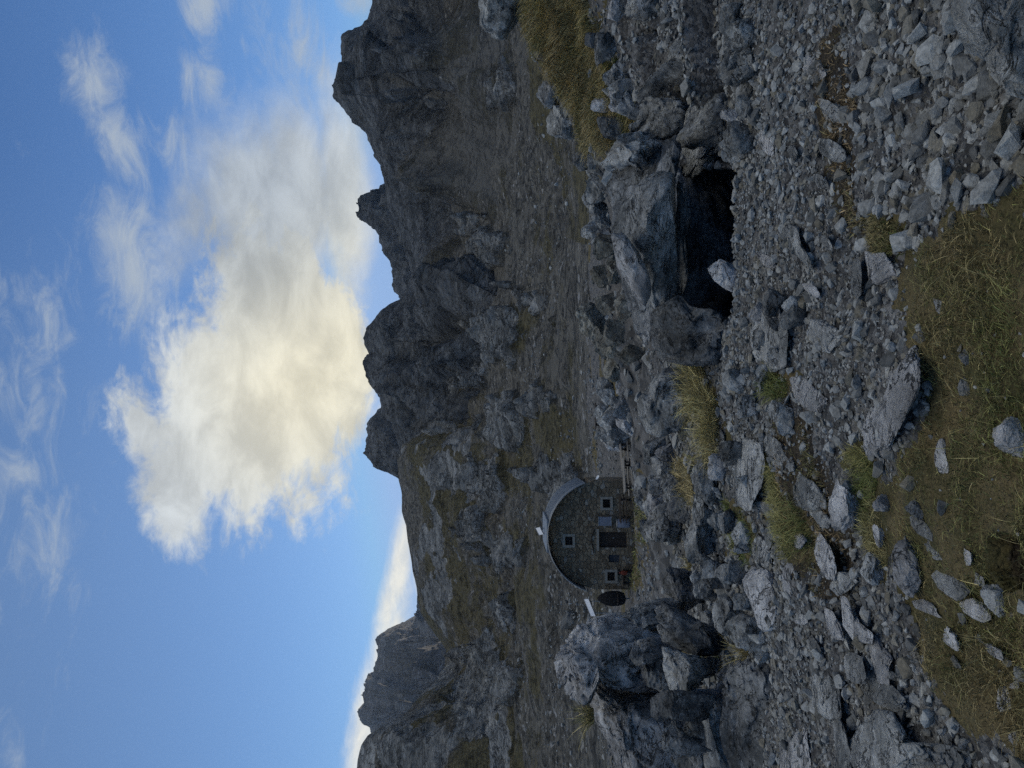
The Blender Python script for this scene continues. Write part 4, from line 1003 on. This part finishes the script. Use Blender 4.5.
tussock('small dry tussock under the dark smooth rock', 690, 566, float(hit(692, 566)[0]), None, 160, 0.3, 0.1, 0.8, (STRAW, OLIVE))

#HUT_BEGIN
# ------------------------------------------------------------------ the hut and what stands about it
def plain(name, col, rough=0.8, metal=0.0, var=0.25, scale=8):
    m, nt, b = new_mat(name); n = N(nt)
    v = n.new('ShaderNodeTexCoord').outputs['Object']
    f = n.noise(v, scale, 5, 0.65)
    n.put(b.inputs['Base Color'], n.vmath('SCALE', col, scale=n.ramp(f, 0.25, 0.75, 1 - var, 1 + var)))
    b.inputs['Roughness'].default_value = rough; b.inputs['Metallic'].default_value = metal
    n.put(b.inputs['Normal'], n.bump(f, 0.01, 0.4))
    return m
def masonry():
    m, nt, b = new_mat('rubble_masonry'); n = N(nt)
    v = n.new('ShaderNodeTexCoord').outputs['Object']
    vv = n.mapping(v, scale=(1, 1, 1.5))
    vv = n.vmath('ADD', vv, n.vmath('SCALE', (0.5, 0.3, 0.4), scale=n.noise(v, 2.5, 3)))
    vo = n.voro(vv, 2.5, 'F1', 0.85); ve = n.voro(vv, 2.5, 'DISTANCE_TO_EDGE', 0.85)
    t = n.new('ShaderNodeSeparateColor'); n.put(t.inputs[0], vo.outputs['Color'])
    c = n.mix(t.outputs[0], (0.150, 0.116, 0.078), (0.30, 0.240, 0.165))
    c = n.mix(n.ramp(t.outputs[1], 0.86, 0.95), c, (0.34, 0.31, 0.26))
    c = n.vmath('SCALE', c, scale=n.ramp(n.noise(v, 11, 4, .7), 0.3, 0.7, 0.65, 1.3))
    j = n.ramp(ve.outputs['Distance'], 0.02, 0.09, 1, 0)
    c = n.mix(n.math('MULTIPLY', j, 0.55), c, (0.09, 0.082, 0.068))
    n.put(b.inputs['Base Color'], c)
    n.put(b.inputs['Normal'], n.bump(n.math('SUBTRACT', n.noise(v, 14, 4), j), 0.06, 1.0))
    return m
M_mason = masonry()
M_metal = plain('grey_roof_sheet', (0.17, 0.195, 0.23), 0.55, 0.1, 0.15, 3)
M_trim = plain('pale_stone_frame', (0.30, 0.28, 0.24), 0.85)
M_glass = plain('dark_pane', (0.012, 0.013, 0.016), 0.15, 0, 0.1)
M_dark = plain('dark_brown_wood', (0.035, 0.027, 0.022), 0.7)
M_greywood = plain('weathered_wood', (0.20, 0.185, 0.165), 0.85, 0, 0.3, 14)
M_mirror = plain('glossy_panel', (0.80, 0.83, 0.88), 0.22, 0.9, 0.05)
M_white = plain('white_sheet', (0.78, 0.80, 0.82), 0.35)
M_steel = plain('galvanised_steel', (0.3, 0.31, 0.32), 0.5, 0.6)
M_red = plain('red_paint', (0.16, 0.035, 0.02), 0.6)
M_blue = plain('blue_grey_board', (0.20, 0.22, 0.27), 0.6)
M_cloth = plain('dark_canvas', (0.018, 0.017, 0.018), 0.95)

def bm_obj(name, bm, mat, parent=None, smooth=False):
    bmesh.ops.recalc_face_normals(bm, faces=bm.faces)
    me = bpy.data.meshes.new(name); bm.to_mesh(me); bm.free()
    if smooth: me.polygons.foreach_set('use_smooth', [True] * len(me.polygons))
    me.materials.append(mat)
    o = link(bpy.data.objects.new(name, me))
    if parent: o.parent = parent
    return o
def add_box(bm, c, s, rot=None, bev=0.0):
    r = bmesh.ops.create_cube(bm, size=1.0)
    M = Matrix.Translation(c) @ (rot.to_4x4() if rot is not None else Matrix.Identity(4)) @ Matrix.Diagonal((*s, 1))
    bmesh.ops.transform(bm, matrix=M, verts=r['verts'])
    if bev:
        es = list({e for v in r['verts'] for e in v.link_edges})
        bmesh.ops.bevel(bm, geom=es, offset=bev, segments=1, affect='EDGES')
def boxes(name, lst, mat, parent=None, bev=0.0):
    bm = bmesh.new()
    for b in lst: add_box(bm, b[0], b[1], b[2] if len(b) > 2 else None, bev)
    return bm_obj(name, bm, mat, parent)
def tube(bm, pts, rad, seg=8):
    rings = []
    for i, p in enumerate(pts):
        p = Vector(p); d = (Vector(pts[min(i + 1, len(pts) - 1)]) - Vector(pts[max(i - 1, 0)])).normalized()
        u = d.orthogonal().normalized(); w = d.cross(u); rr = rad[i] if isinstance(rad, (list, tuple)) else rad
        rings.append([bm.verts.new(p + (u * math.cos(a) + w * math.sin(a)) * rr) for a in [2 * math.pi * k / seg for k in range(seg)]])
    for a, b in zip(rings, rings[1:]):
        for k in range(seg): bm.faces.new((a[k], a[(k + 1) % seg], b[(k + 1) % seg], b[k]))
    bm.faces.new(rings[0]); bm.faces.new(rings[-1])
def ry(a): return Matrix.Rotation(R(a), 3, 'Y')
def rx(a): return Matrix.Rotation(R(a), 3, 'X')
def rzm(a): return Matrix.Rotation(R(a), 3, 'Z')

HY = 54.0; MP = HY / F
HX = (384 - 535) * MP; HZ = -(634 - 512) * MP
hut = empty('mountain_hut', (HX, HY, HZ), R(4))
tag(hut, 'stone mountain hut with a rounded grey metal roof in the valley', 'hut')
def hl(x, y): return ((535 - y) * MP, (634 - x) * MP)       # photograph -> hut front (across, up)
RR = 55 * MP; CZ = (634 - 602.5) * MP; DEP = 5.5
A0 = 19.0                                                    # the roof sheet starts this many degrees above the springing
def arch(r, a0=0.0, n=48, flat=True):
    pts = []
    for k in range(n + 1):
        a = R(a0 + (180 - 2 * a0) * k / n); pts.append((r * math.cos(a), CZ + r * math.sin(a)))
    return pts
# front wall with real openings
prof = arch(RR - 0.10) ; prof = [(RR - 0.10, -0.9)] + prof + [(-(RR - 0.10), -0.9)]
bm = bmesh.new()
f = bm.faces.new([bm.verts.new((p[0], 0, p[1])) for p in prof])
ext = bmesh.ops.extrude_face_region(bm, geom=[f]); bmesh.ops.translate(bm, vec=(0, 0.5, 0), verts=[g for g in ext['geom'] if isinstance(g, bmesh.types.BMVert)])
wall = bm_obj('front_wall', bm, M_mason, hut)
OPEN = {'up': (565, 572.5, 536.5, 545), 'right': (603, 610.5, 499.5, 508), 'left': (607, 614.5, 571.5, 580), 'door': (599, 627, 532, 547.5), 'hatch': (608.5, 619.5, 554.5, 562)}
bm = bmesh.new()
for k, (xa, xb, ya, yb) in OPEN.items():
    (u1, w0), (u0, w1) = hl(xb, ya), hl(xa, yb)
    add_box(bm, ((u0 + u1) / 2, 0.12, (w0 + w1) / 2), (u1 - u0, 0.5, w1 - w0))
cut = bm_obj('cutter', bm, M_mason)
cut.location = hut.location; cut.rotation_euler = hut.rotation_euler
bpy.context.view_layer.update()
md = wall.modifiers.new('openings', 'BOOLEAN'); md.object = cut; md.operation = 'DIFFERENCE'; md.solver = 'EXACT'
dg = bpy.context.evaluated_depsgraph_get()
nm = bpy.data.meshes.new_from_object(wall.evaluated_get(dg)); wall.modifiers.clear(); wall.data = nm
bpy.data.objects.remove(cut)
for sg in (-1, 1):
    boxes('side_wall', [((sg * (RR - 0.30), 0.503 + (DEP - 0.5) / 2, (CZ - 0.9) / 2 + 0.35), (0.40, DEP - 0.5, CZ + 0.9 + 0.7))], M_mason, hut)
bm = bmesh.new(); f = bm.faces.new([bm.verts.new((p[0] * .985, DEP + .003, p[1])) for p in prof])
ext = bmesh.ops.extrude_face_region(bm, geom=[f]); bmesh.ops.translate(bm, vec=(0, 0.3, 0), verts=[g for g in ext['geom'] if isinstance(g, bmesh.types.BMVert)])
bm_obj('back_wall', bm, M_mason, hut)
# the vaulted roof sheet with standing seams
bm = bmesh.new(); po, pi_ = arch(RR + 0.06, A0), arch(RR - 0.02, A0)
rows_ = []
for yy in (-0.85, DEP + 0.5):
    rows_.append(([bm.verts.new((p[0], yy, p[1])) for p in po], [bm.verts.new((p[0], yy, p[1])) for p in pi_]))
(o0, i0), (o1, i1) = rows_
for k in range(len(po) - 1):
    bm.faces.new((o0[k], o0[k + 1], o1[k + 1], o1[k])); bm.faces.new((i0[k], i1[k], i1[k + 1], i0[k + 1]))
    bm.faces.new((o0[k], i0[k], i0[k + 1], o0[k + 1])); bm.faces.new((o1[k], o1[k + 1], i1[k + 1], i1[k]))
bm.faces.new((o0[0], o1[0], i1[0], i0[0])); bm.faces.new((o0[-1], i0[-1], i1[-1], o1[-1]))
for j in range(1, 8):
    yj = -0.55 + j * (DEP + 1.05) / 8
    pp = arch(RR + 0.075, A0 + 1); tube(bm, [(p[0], yj, p[1]) for p in pp[::2]], 0.03, 5)
roof = bm_obj('roof', bm, M_metal, hut)
bm = bmesh.new()
add_box(bm, (0.0, DEP / 2 - 0.18, CZ + RR + 0.02), (2.2, DEP + 1.36, 0.16), None, 0.03)
bm_obj('ridge_panel', bm, M_metal, roof)
bm = bmesh.new(); pp = arch(RR + 0.02, A0); tube(bm, [(p[0], -0.87, p[1]) for p in pp], 0.035, 6)
bm_obj('edge_trim', bm, M_steel, roof)
def window(key, sill=True):
    xa, xb, ya, yb = OPEN[key]; (u1, w0), (u0, w1) = hl(xb, ya), hl(xa, yb)
    c = ((u0 + u1) / 2, (w0 + w1) / 2); W, H = u1 - u0, w1 - w0
    win = empty('window', (c[0], 0, c[1])); win.parent = hut
    t = 0.17
    boxes('frame', [((-W / 2 - t / 2, -0.015, 0), (t, 0.08, H + 2 * t)), ((W / 2 + t / 2 + .001, -0.015, 0), (t, 0.08, H + 2 * t)), ((0, -0.012, H / 2 + t / 2), (W - .002, 0.075, t))], M_trim, win)
    boxes('sill', [((0, -0.04, -H / 2 - t / 2), (W - .004, 0.14, t))], M_trim, win)
    boxes('pane', [((0, 0.27, 0), (W, 0.03, H))], M_glass, win)
    boxes('glazing_bar', [((0, 0.24, 0), (0.05, 0.03, H)), ((0, 0.238, 0), (W, 0.03, 0.05))], M_dark, win)
for k in ('up', 'right', 'left'): window(k)
xa, xb, ya, yb = OPEN['door']; (u1, w0), (u0, w1) = hl(xb, ya), hl(xa, yb)
door = boxes('door', [(((u0 + u1) / 2 + dx, 0.25, (w0 + w1) / 2), ((u1 - u0) / 2 - 0.012, 0.06, w1 - w0)) for dx in (-(u1 - u0) / 4, (u1 - u0) / 4)], M_dark, hut)
boxes('handle', [(((u0 + u1) / 2 + 0.1, 0.20, w0 + 0.95), (0.04, 0.06, 0.14))], M_steel, door)
boxes('lintel', [(((u0 + u1) / 2, -0.02, w1 + 0.09), (u1 - u0 + 0.4, 0.10, 0.16))], M_trim, door)
xa, xb, ya, yb = OPEN['hatch']; (u1, w0), (u0, w1) = hl(xb, ya), hl(xa, yb)
boxes('hatch', [(((u0 + u1) / 2, 0.2, (w0 + w1) / 2), (u1 - u0, 0.06, w1 - w0))], plain('slate_blue_board', (0.045, 0.05, 0.06), 0.6), hut)
bm = bmesh.new()
tube(bm, [((535 - y) * MP, -0.05, (634 - x) * MP) for x, y in ((594, 529), (593, 533), (591.5, 538), (591.5, 543), (593, 548), (593.5, 553))], 0.035, 6)
bm_obj('cable', bm, M_dark, hut)

def P_(x, y, Y): return Vector(at(x, y, Y))
# signs and small things in front
def board(label, x0, x1, y0, y1):
    (u1, w0), (u0, w1) = hl(x1, y0), hl(x0, y1)
    e = empty('notice_board', (HX + (u0 + u1) / 2, HY - 0.1, HZ + (w0 + w1) / 2)); tag(e, label, 'notice board')
    boxes('panel', [((0, 0, 0), (u1 - u0, 0.04, w1 - w0))], M_blue, e, 0.015)
    W, H = u1 - u0, w1 - w0
    boxes('frame', [((0, -0.02, H / 2), (W + .06, 0.06, 0.05)), ((0, -0.02, -H / 2), (W + .06, 0.06, 0.05))], M_steel, e)
    boxes('bracket', [((-W / 4, 0.05, 0), (0.05, 0.06, H * .6)), ((W / 4, 0.05, 0), (0.05, 0.06, H * .6))], M_steel, e)
board('tall blue grey board on the hut wall between door and right window', 598.5, 611, 516.5, 525.5)
# plastic butt below it
def lathe(bm, prof, seg=18, c=(0, 0, 0)):
    rings = [[bm.verts.new((c[0] + r * math.cos(2 * math.pi * k / seg), c[1] + r * math.sin(2 * math.pi * k / seg), c[2] + z)) for k in range(seg)] for r, z in prof]
    for a, b in zip(rings, rings[1:]):
        for k in range(seg): bm.faces.new((a[k], a[(k + 1) % seg], b[(k + 1) % seg], b[k]))
    bm.faces.new(rings[0]); bm.faces.new(rings[-1])
def ground_z(X, Y): return float(gz(X, Y)[0])
b0 = empty('water_butt', (HX + hl(0, 522)[0], HY - 0.55, HZ + hl(628, 0)[1] - .02)); tag(b0, 'blue grey barrel standing below the board beside the hut door', 'barrel')
bm = bmesh.new(); lathe(bm, [(0.27, 0), (0.30, 0.05), (0.32, 0.45), (0.30, 0.82), (0.28, 0.86)]); bm_obj('barrel', bm, M_blue, b0, True)
bm = bmesh.new(); lathe(bm, [(0.30, 0.862), (0.30, 0.90), (0.1, 0.93)]); bm_obj('lid', bm, M_steel, b0, True)

def picnic_table(label, x, y, Y, rz, mat=M_greywood, dark=M_dark, L=1.8):
    p = P_(x, y, Y); z = p.z
    e = empty('picnic_table', (p.x, p.y, z), R(rz)); tag(e, label, 'picnic table', 'picnic tables on the hut terrace')
    boxes('tabletop', [((0, -0.28 + 0.14 * k, 0.76), (L, 0.125, 0.045)) for k in range(5)], mat, e, 0.006)
    for s in (-1, 1):
        boxes('seat', [((0, s * 0.66 + d, 0.45), (L, 0.125, 0.045)) for d in (-0.07, 0.07)], mat, e, 0.006)
        xx = s * (L / 2 - 0.3)
        for t in (-1, 1):
            boxes('leg', [((xx, t * 0.44, 0.33), (0.08, 0.09, 0.86), rx(t * 28))], dark, e)
        boxes('crossbar', [((xx + .085, 0, 0.40), (0.06, 1.46, 0.09)), ((xx + .085, 0, 0.70), (0.06, 0.66, 0.08))], dark, e)
    return e
picnic_table('dark wooden picnic table below the right window of the hut', 631.5, 509, 52.0, 4, M_dark)
picnic_table('pale topped picnic table at the right end of the hut terrace', 639.0, 475, 39.0, 22)
picnic_table('picnic table half hidden behind the pale topped one', 634, 456, 46.0, 30, M_greywood)
picnic_table('lone dark picnic table on the rim far right of the hut', 606.5, 416, 52.0, 8, M_dark)
# bench and red bottle below the left window
u, w = hl(629, 576)
e = empty('bench', (HX + u, HY - 0.35, HZ + w)); tag(e, 'low dark bench under the left window of the hut', 'bench')
boxes('seat', [((0, 0, 0.44), (1.1, 0.34, 0.06))], M_dark, e)
for s in (-1, 1): boxes('leg', [((s * 0.42, 0, 0.13), (0.08, 0.3, 0.56))], M_dark, e)
boxes('backrest', [((0, 0.18, 0.72), (1.1, 0.05, 0.16)), ((-.4, .18, .54), (.06, .04, .2)), ((.4, .18, .54), (.06, .04, .2))], M_dark, e)
u, w = hl(626, 570.5)
e = empty('gas_bottle', (HX + u, HY - 0.62, HZ + w)); tag(e, 'small red gas bottle beside the bench under the left window', 'gas bottle')
bm = bmesh.new(); lathe(bm, [(0.13, 0), (0.15, 0.04), (0.15, 0.36), (0.11, 0.44), (0.04, 0.47)]); bm_obj('cylinder_body', bm, M_red, e, True)
bm = bmesh.new(); lathe(bm, [(0.07, 0.46), (0.08, 0.56), (0.075, 0.565)]); bm_obj('collar', bm, M_red, e, True)
# folded parasol
u, w = hl(637, 594.5)
e = empty('folded_parasol', (HX + u, HY - 1.0, HZ + w)); tag(e, 'dark folded parasol on a pale pole at the left corner of the hut', 'parasol')
bm = bmesh.new(); tube(bm, [(0, 0, -0.3), (0, 0, 1.0)], 0.06, 8); bm_obj('pole', bm, M_greywood, e)
bm = bmesh.new(); seg = 20
prf = [(0.10, 0.95), (0.34, 1.05), (0.46, 1.45), (0.48, 1.9), (0.40, 2.35), (0.22, 2.72), (0.05, 2.9)]
rings = [[bm.verts.new(((r * (1 + 0.14 * math.cos(k * math.pi))) * math.cos(2 * math.pi * k / seg), (r * (1 + 0.14 * math.cos(k * math.pi))) * math.sin(2 * math.pi * k / seg), z)) for k in range(seg)] for r, z in prf]
for a, b in zip(rings, rings[1:]):
    for k in range(seg): bm.faces.new((a[k], a[(k + 1) % seg], b[(k + 1) % seg], b[k]))
bm.faces.new(rings[0]); bm.faces.new(rings[-1])
bm_obj('canopy', bm, M_cloth, e)
bm = bmesh.new(); lathe(bm, [(0.47, 1.5), (0.52, 1.53), (0.47, 1.58)]); bm_obj('strap', bm, M_dark, e)
# solar panels
def solar(label, x0, y0, x1, y1, Y, wdt, post):
    b, a = P_(x0, y0, Y), P_(x1, y1, Y); c = (a + b) / 2; L = (b - a).length; ang = math.degrees(math.atan2(b.z - a.z, b.x - a.x))
    e = empty('solar_panel', (c.x, c.y, c.z)); tag(e, label, 'solar panel')
    rot = ry(-ang) @ rx(38)
    boxes('panel', [((0, 0, 0), (L, wdt, 0.05), rot)], M_mirror, e)
    boxes('frame', [(tuple(rot @ Vector((0, s * wdt / 2, 0))), (L + .04, 0.04, 0.07), rot) for s in (-1, 1)], M_steel, e)
    for s in (-1, 1):
        q = rot @ Vector((s * L * 0.35, 0.05, -0.03)); boxes('post', [((q.x, q.y + .06, q.z - post / 2), (0.05, 0.05, post))], M_steel, e)
solar('white tilted solar panel on posts between the hut and the huge split boulder', 586.5, 599, 593.5, 616, 53.0, 0.5, 2.6)
solar('small bright tilted panel above the ridge of the hut roof', 538, 527.5, 541.5, 534.5, 57.0, 0.55, 0.75)
# white dish on the right corner
u, w = hl(598.5, 477.5)
e = empty('satellite_dish', (HX + u - .05, HY + 0.1, HZ + w)); tag(e, 'small white dish at the right corner of the hut wall', 'satellite dish')
bm = bmesh.new(); lathe(bm, [(0.02, 0.0), (0.12, 0.02), (0.2, 0.07), (0.24, 0.11), (0.235, 0.12), (0.19, 0.085), (0.11, 0.035), (0.02, 0.015)], 20)
bmesh.ops.scale(bm, vec=(.75, .75, .75), verts=bm.verts); bmesh.ops.rotate(bm, matrix=rx(20) @ ry(35), verts=bm.verts); bm_obj('reflector', bm, M_white, e, True)
bm = bmesh.new(); tube(bm, [(0, 0.02, 0.0), (0, 0.2, -0.02), (-0.2, 0.25, -0.05)], 0.025, 6); bm_obj('arm', bm, M_steel, e)
# thin mast on the ridge
e = empty('aerial_mast', tuple(P_(549, 520, 55.5))); tag(e, 'thin aerial mast on the roof ridge of the hut', 'aerial')
bm = bmesh.new(); tube(bm, [(0, 0, -0.4), (0, 0, 0.62)], 0.022, 6); bm_obj('mast', bm, M_steel, e)
bm = bmesh.new(); tube(bm, [(-0.16, 0, 0.52), (0.16, 0, 0.52)], 0.012, 5); bm_obj('crossbar', bm, M_steel, e)
#HUT_END

# ------------------------------------------------------------------ sky, sun, camera
STR = 0.15
SUN_EL, SUN_AZ = 5.0, 6.0
world = bpy.data.worlds.new('World'); sc.world = world; world.use_nodes = True
def build_sky():
    nt = world.node_tree; n = N(nt); bg = nt.nodes['Background']
    s = n.new('ShaderNodeTexSky'); s.sky_type = 'NISHITA'; s.sun_disc = False
    s.sun_elevation = R(SUN_EL); s.sun_rotation = R(SUN_AZ)
    s.altitude = 1800; s.air_density = 1.0; s.dust_density = 0.3; s.ozone_density = 2.0
    c = n.mix(1.0, s.outputs[0], (0.70, 0.89, 1.24), 'MULTIPLY')
    c = n.vmath('MINIMUM', c, (0.30 / STR, 0.48 / STR, 0.82 / STR))      # the glow round the hidden sun is held back, as in the photograph
    tc = n.new('ShaderNodeTexCoord'); sp = n.new('ShaderNodeSeparateXYZ'); n.put(sp.inputs[0], n.vmath('NORMALIZE', tc.outputs['Generated']))
    az = n.math('MULTIPLY', n.math('ARCTAN2', sp.outputs[0], sp.outputs[1]), 57.29578)
    el = n.math('MULTIPLY', n.math('ARCSINE', sp.outputs[2]), 57.29578)
    hv = n.math('MULTIPLY', n.ramp(az, 22, -16), n.ramp(el, 60, 36))      # thin high veil over the left of the sky
    c = n.vmath('ADD', c, n.vmath('SCALE', (0.062 / STR, 0.082 / STR, 0.092 / STR), scale=hv))
    cv = n.new('ShaderNodeCombineXYZ'); n.put(cv.inputs[0], az); n.put(cv.inputs[1], el)
    v = cv.outputs[0]
    def ae(x, y):
        a = (384 - y) / F; b = (512 - x) / F
        return math.degrees(math.atan(a)), math.degrees(math.atan2(b, math.hypot(1, a)))
    def blob(p0, p1, r, wgt=1.0):
        a0, e0 = ae(*p0); a1, e1 = ae(*p1); cx, cy = (a0 + a1) / 2, (e0 + e1) / 2
        dx, dy = a1 - a0, e1 - e0; L = math.hypot(dx, dy); maj = L / 2; ux, uy = dx / L, dy / L; mn = r * 0.068
        d = n.vmath('SUBTRACT', v, (cx, cy, 0))
        u = n.vmath('DOT_PRODUCT', d, (ux / maj, uy / maj, 0), out=1); w = n.vmath('DOT_PRODUCT', d, (-uy / mn, ux / mn, 0), out=1)
        q = n.math('SQRT', n.math('ADD', n.math('MULTIPLY', u, u), n.math('MULTIPLY', w, w)))
        return n.math('MULTIPLY', n.math('SUBTRACT', 1.0, q), wgt)
    def field(bl):
        f = None
        for b in bl:
            k = blob(*b); f = k if f is None else n.math('MAXIMUM', f, k)
        return n.math('MAXIMUM', f, -1.0)
    main = field([((240, 150), (305, 560), 98, 1.2), ((250, 330), (235, 560), 85, 1.05), ((290, 230), (345, 480), 66, 1.35), ((150, 380), (195, 575), 52, 1.0), ((118, 365), (170, 510), 36, 0.8), ((200, 270), (220, 540), 70, 1.0), ((335, 300), (366, 425), 38, .7)])
    veil = field([((285, 70), (310, 300), 60, 1.15), ((225, 80), (300, 330), 84, 1.2), ((332, 40), (348, 330), 40, 1.1), ((160, 300), (230, 120), 40, 0.5)])
    wisp = field([((78, 20), (110, 130), 30, 0.95), ((100, 80), (140, 210), 30, 1.0), ((125, 160), (112, 300), 36, 0.95), ((112, 190), (150, 360), 46, 0.9), ((118, 250), (190, 390), 36, 0.7), ((205, -60), (200, 60), 28, 1.0), ((195, 30), (215, 130), 28, 0.95), ((265, -20), (330, 120), 44, 0.7), ((165, 90), (180, 190), 20, 0.5), ((20, 250), (64, 390), 36, 0.55), ((6, 430), (30, 515), 36, 0.6), ((10, 300), (20, 480), 50, 0.45), ((40, 470), (70, 620), 26, 0.45), ((0, 700), (20, 790), 20, 0.55), ((345, -30), (370, 20), 24, .7), ((-150, 100), (-60, 700), 90, .4)])
    lowc = field([((415, 470), (372, 700), 17, 1.0), ((404, 560), (366, 800), 26, 1.15), ((412, 470), (425, 620), 12, .9), ((380, 640), (352, 820), 22, 1.0), ((372, 395), (395, 440), 16, .6)])
    rm = n.mapping(v, rot=(0, 0, R(28)), scale=(0.13, 0.26, 1))
    w1 = n.noise(rm, 1.0, 12, 0.68, 0.5); w2 = n.noise(n.mapping(v, rot=(0, 0, R(-20)), scale=(0.5, 0.8, 1)), 1.0, 7, 0.65, 0.6)
    nz = n.math('ADD', n.math('MULTIPLY', n.math('SUBTRACT', w1, 0.5), 2.3), n.math('MULTIPLY', n.math('SUBTRACT', w2, 0.5), 0.9))
    dm = n.ramp(n.math('ADD', main, n.math('MULTIPLY', nz, 0.58)), 0.06, 0.50, 0, 0.98)
    dv = n.ramp(n.math('ADD', veil, n.math('MULTIPLY', nz, 0.35)), -0.1, 0.75, 0, 0.90)
    ws = n.math('MULTIPLY', n.math('SUBTRACT', n.noise(n.mapping(v, loc=(2, 5, 0), rot=(0, 0, R(35)), scale=(0.20, 0.55, 1)), 1.0, 9, 0.68, 1.0), 0.5), 3.2)
    dw = n.ramp(n.math('ADD', n.math('MULTIPLY', wisp, 0.8), n.math('ADD', n.math('MULTIPLY', ws, 0.55), n.math('MULTIPLY', nz, 0.16))), -0.02, 0.92, 0, 0.82)
    ln = n.math('MULTIPLY', n.math('SUBTRACT', n.noise(n.mapping(v, rot=(0, 0, R(-14)), scale=(0.12, 0.5, 1)), 1.0, 9, 0.65, 0.5), 0.5), 3.0)
    dl = n.ramp(n.math('ADD', lowc, n.math('MULTIPLY', n.math('ADD', ln, n.math('MULTIPLY', nz, 0.4)), 0.4)), -0.05, 0.75, 0, 0.96)
    # cloud colours: cream towards the hidden sun and the horizon, blue-grey in the thick upper part
    ca, ce = ae(318, 350)
    dd = n.vmath('LENGTH', n.vmath('MULTIPLY', n.vmath('SUBTRACT', v, (ca, ce, 0)), (0.06, 0.085, 0)), out=1)
    warm = n.ramp(dd, 1.15, 0.1)
    ga, ge = ae(245, 210)
    dg = n.vmath('LENGTH', n.vmath('MULTIPLY', n.vmath('SUBTRACT', v, (ga, ge, 0)), (0.085, 0.11, 0)), out=1)
    grey = n.math('MULTIPLY', n.ramp(dg, 1.2, 0.2), 0.6)
    lump = n.noise(n.mapping(v, loc=(3, 1, 0), rot=(0, 0, R(28)), scale=(0.16, 0.3, 1)), 1.0, 6, 0.6, 0.4)
    cc = n.mix(warm, (0.62, 0.66, 0.68), (0.90, 0.84, 0.64))
    cc = n.mix(grey, cc, (0.34, 0.40, 0.47))
    cc = n.vmath('SCALE', cc, scale=n.ramp(lump, 0.3, 0.7, 0.80, 1.18))
    c = n.mix(dw, c, (0.46, 0.52, 0.58))
    c = n.mix(n.math('MAXIMUM', dv, dm), c, cc)
    c = n.mix(dl, c, n.mix(n.ramp(w2, 0.35, 0.65), (0.80, 0.82, 0.80), (1.0, 0.98, 0.88)))
    # unseen pale clouds added overhead to brighten the ground and neutralise its light
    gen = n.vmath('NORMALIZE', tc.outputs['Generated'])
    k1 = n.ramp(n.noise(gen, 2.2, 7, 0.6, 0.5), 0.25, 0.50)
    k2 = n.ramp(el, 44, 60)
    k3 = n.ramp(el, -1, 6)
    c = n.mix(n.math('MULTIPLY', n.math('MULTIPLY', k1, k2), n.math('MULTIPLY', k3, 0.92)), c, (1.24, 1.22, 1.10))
    # the sky node is scaled by the background strength; clouds are given as display radiance
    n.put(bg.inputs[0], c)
    return n, bg
# thin evening air: the far mountain fades to blue
hm = bpy.data.materials.new('thin_air'); hm.use_nodes = True; ht = hm.node_tree; ht.nodes.remove(ht.nodes['Principled BSDF'])
pv = ht.nodes.new('ShaderNodeVolumePrincipled'); pv.inputs['Color'].default_value = (0.62, 0.78, 1.0, 1); pv.inputs['Density'].default_value = 0.00007
ht.links.new(pv.outputs[0], ht.nodes['Material Output'].inputs['Volume'])
hz = boxes('haze', [((0, 0, 219.0), (18100, 18100, 562))], hm)
tag(hz, 'thin blue air between the mountains', None, None, 'stuff')
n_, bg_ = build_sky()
# scale the clouds so that strength applies to them too
for nd in world.node_tree.nodes:
    if nd.bl_idname == 'ShaderNodeMix' and nd.blend_type == 'MIX':
        for s_ in (nd.inputs[6], nd.inputs[7]):
            if not s_.is_linked:
                q = s_.default_value; s_.default_value = (q[0] / STR, q[1] / STR, q[2] / STR, 1)
bg_.inputs[1].default_value = STR

sl = bpy.data.lights.new('sun', 'SUN'); sl.energy = 3.0; sl.angle = R(0.5); sl.color = (1.0, 0.86, 0.66)
so = link(bpy.data.objects.new('sun', sl))
d = Vector((math.sin(R(SUN_AZ)) * math.cos(R(SUN_EL)), math.cos(R(SUN_AZ)) * math.cos(R(SUN_EL)), math.sin(R(SUN_EL))))
so.rotation_euler = d.to_track_quat('Z', 'Y').to_euler(); so.location = (0, 0, 60)

cam = bpy.data.cameras.new('camera'); co = link(bpy.data.objects.new('camera', cam)); sc.camera = co
co.matrix_world = Matrix(((0, 1, 0, 0), (0, 0, -1, 0), (-1, 0, 0, 0), (0, 0, 0, 1)))   # held upright: the picture's left is up
cam.sensor_fit = 'HORIZONTAL'; cam.sensor_width = 36; cam.lens = 36 * F / 1024
cam.clip_start = 0.05; cam.clip_end = 20000
sc.view_settings.view_transform = 'Standard'; sc.view_settings.look = 'None'
sc.view_settings.exposure = 0.0; sc.view_settings.gamma = 1.0; sc.view_settings.use_curve_mapping = False
sc.render.engine = 'CYCLES'
sc.cycles.use_denoising = False
sc.cycles.max_bounces = 4; sc.cycles.diffuse_bounces = 2
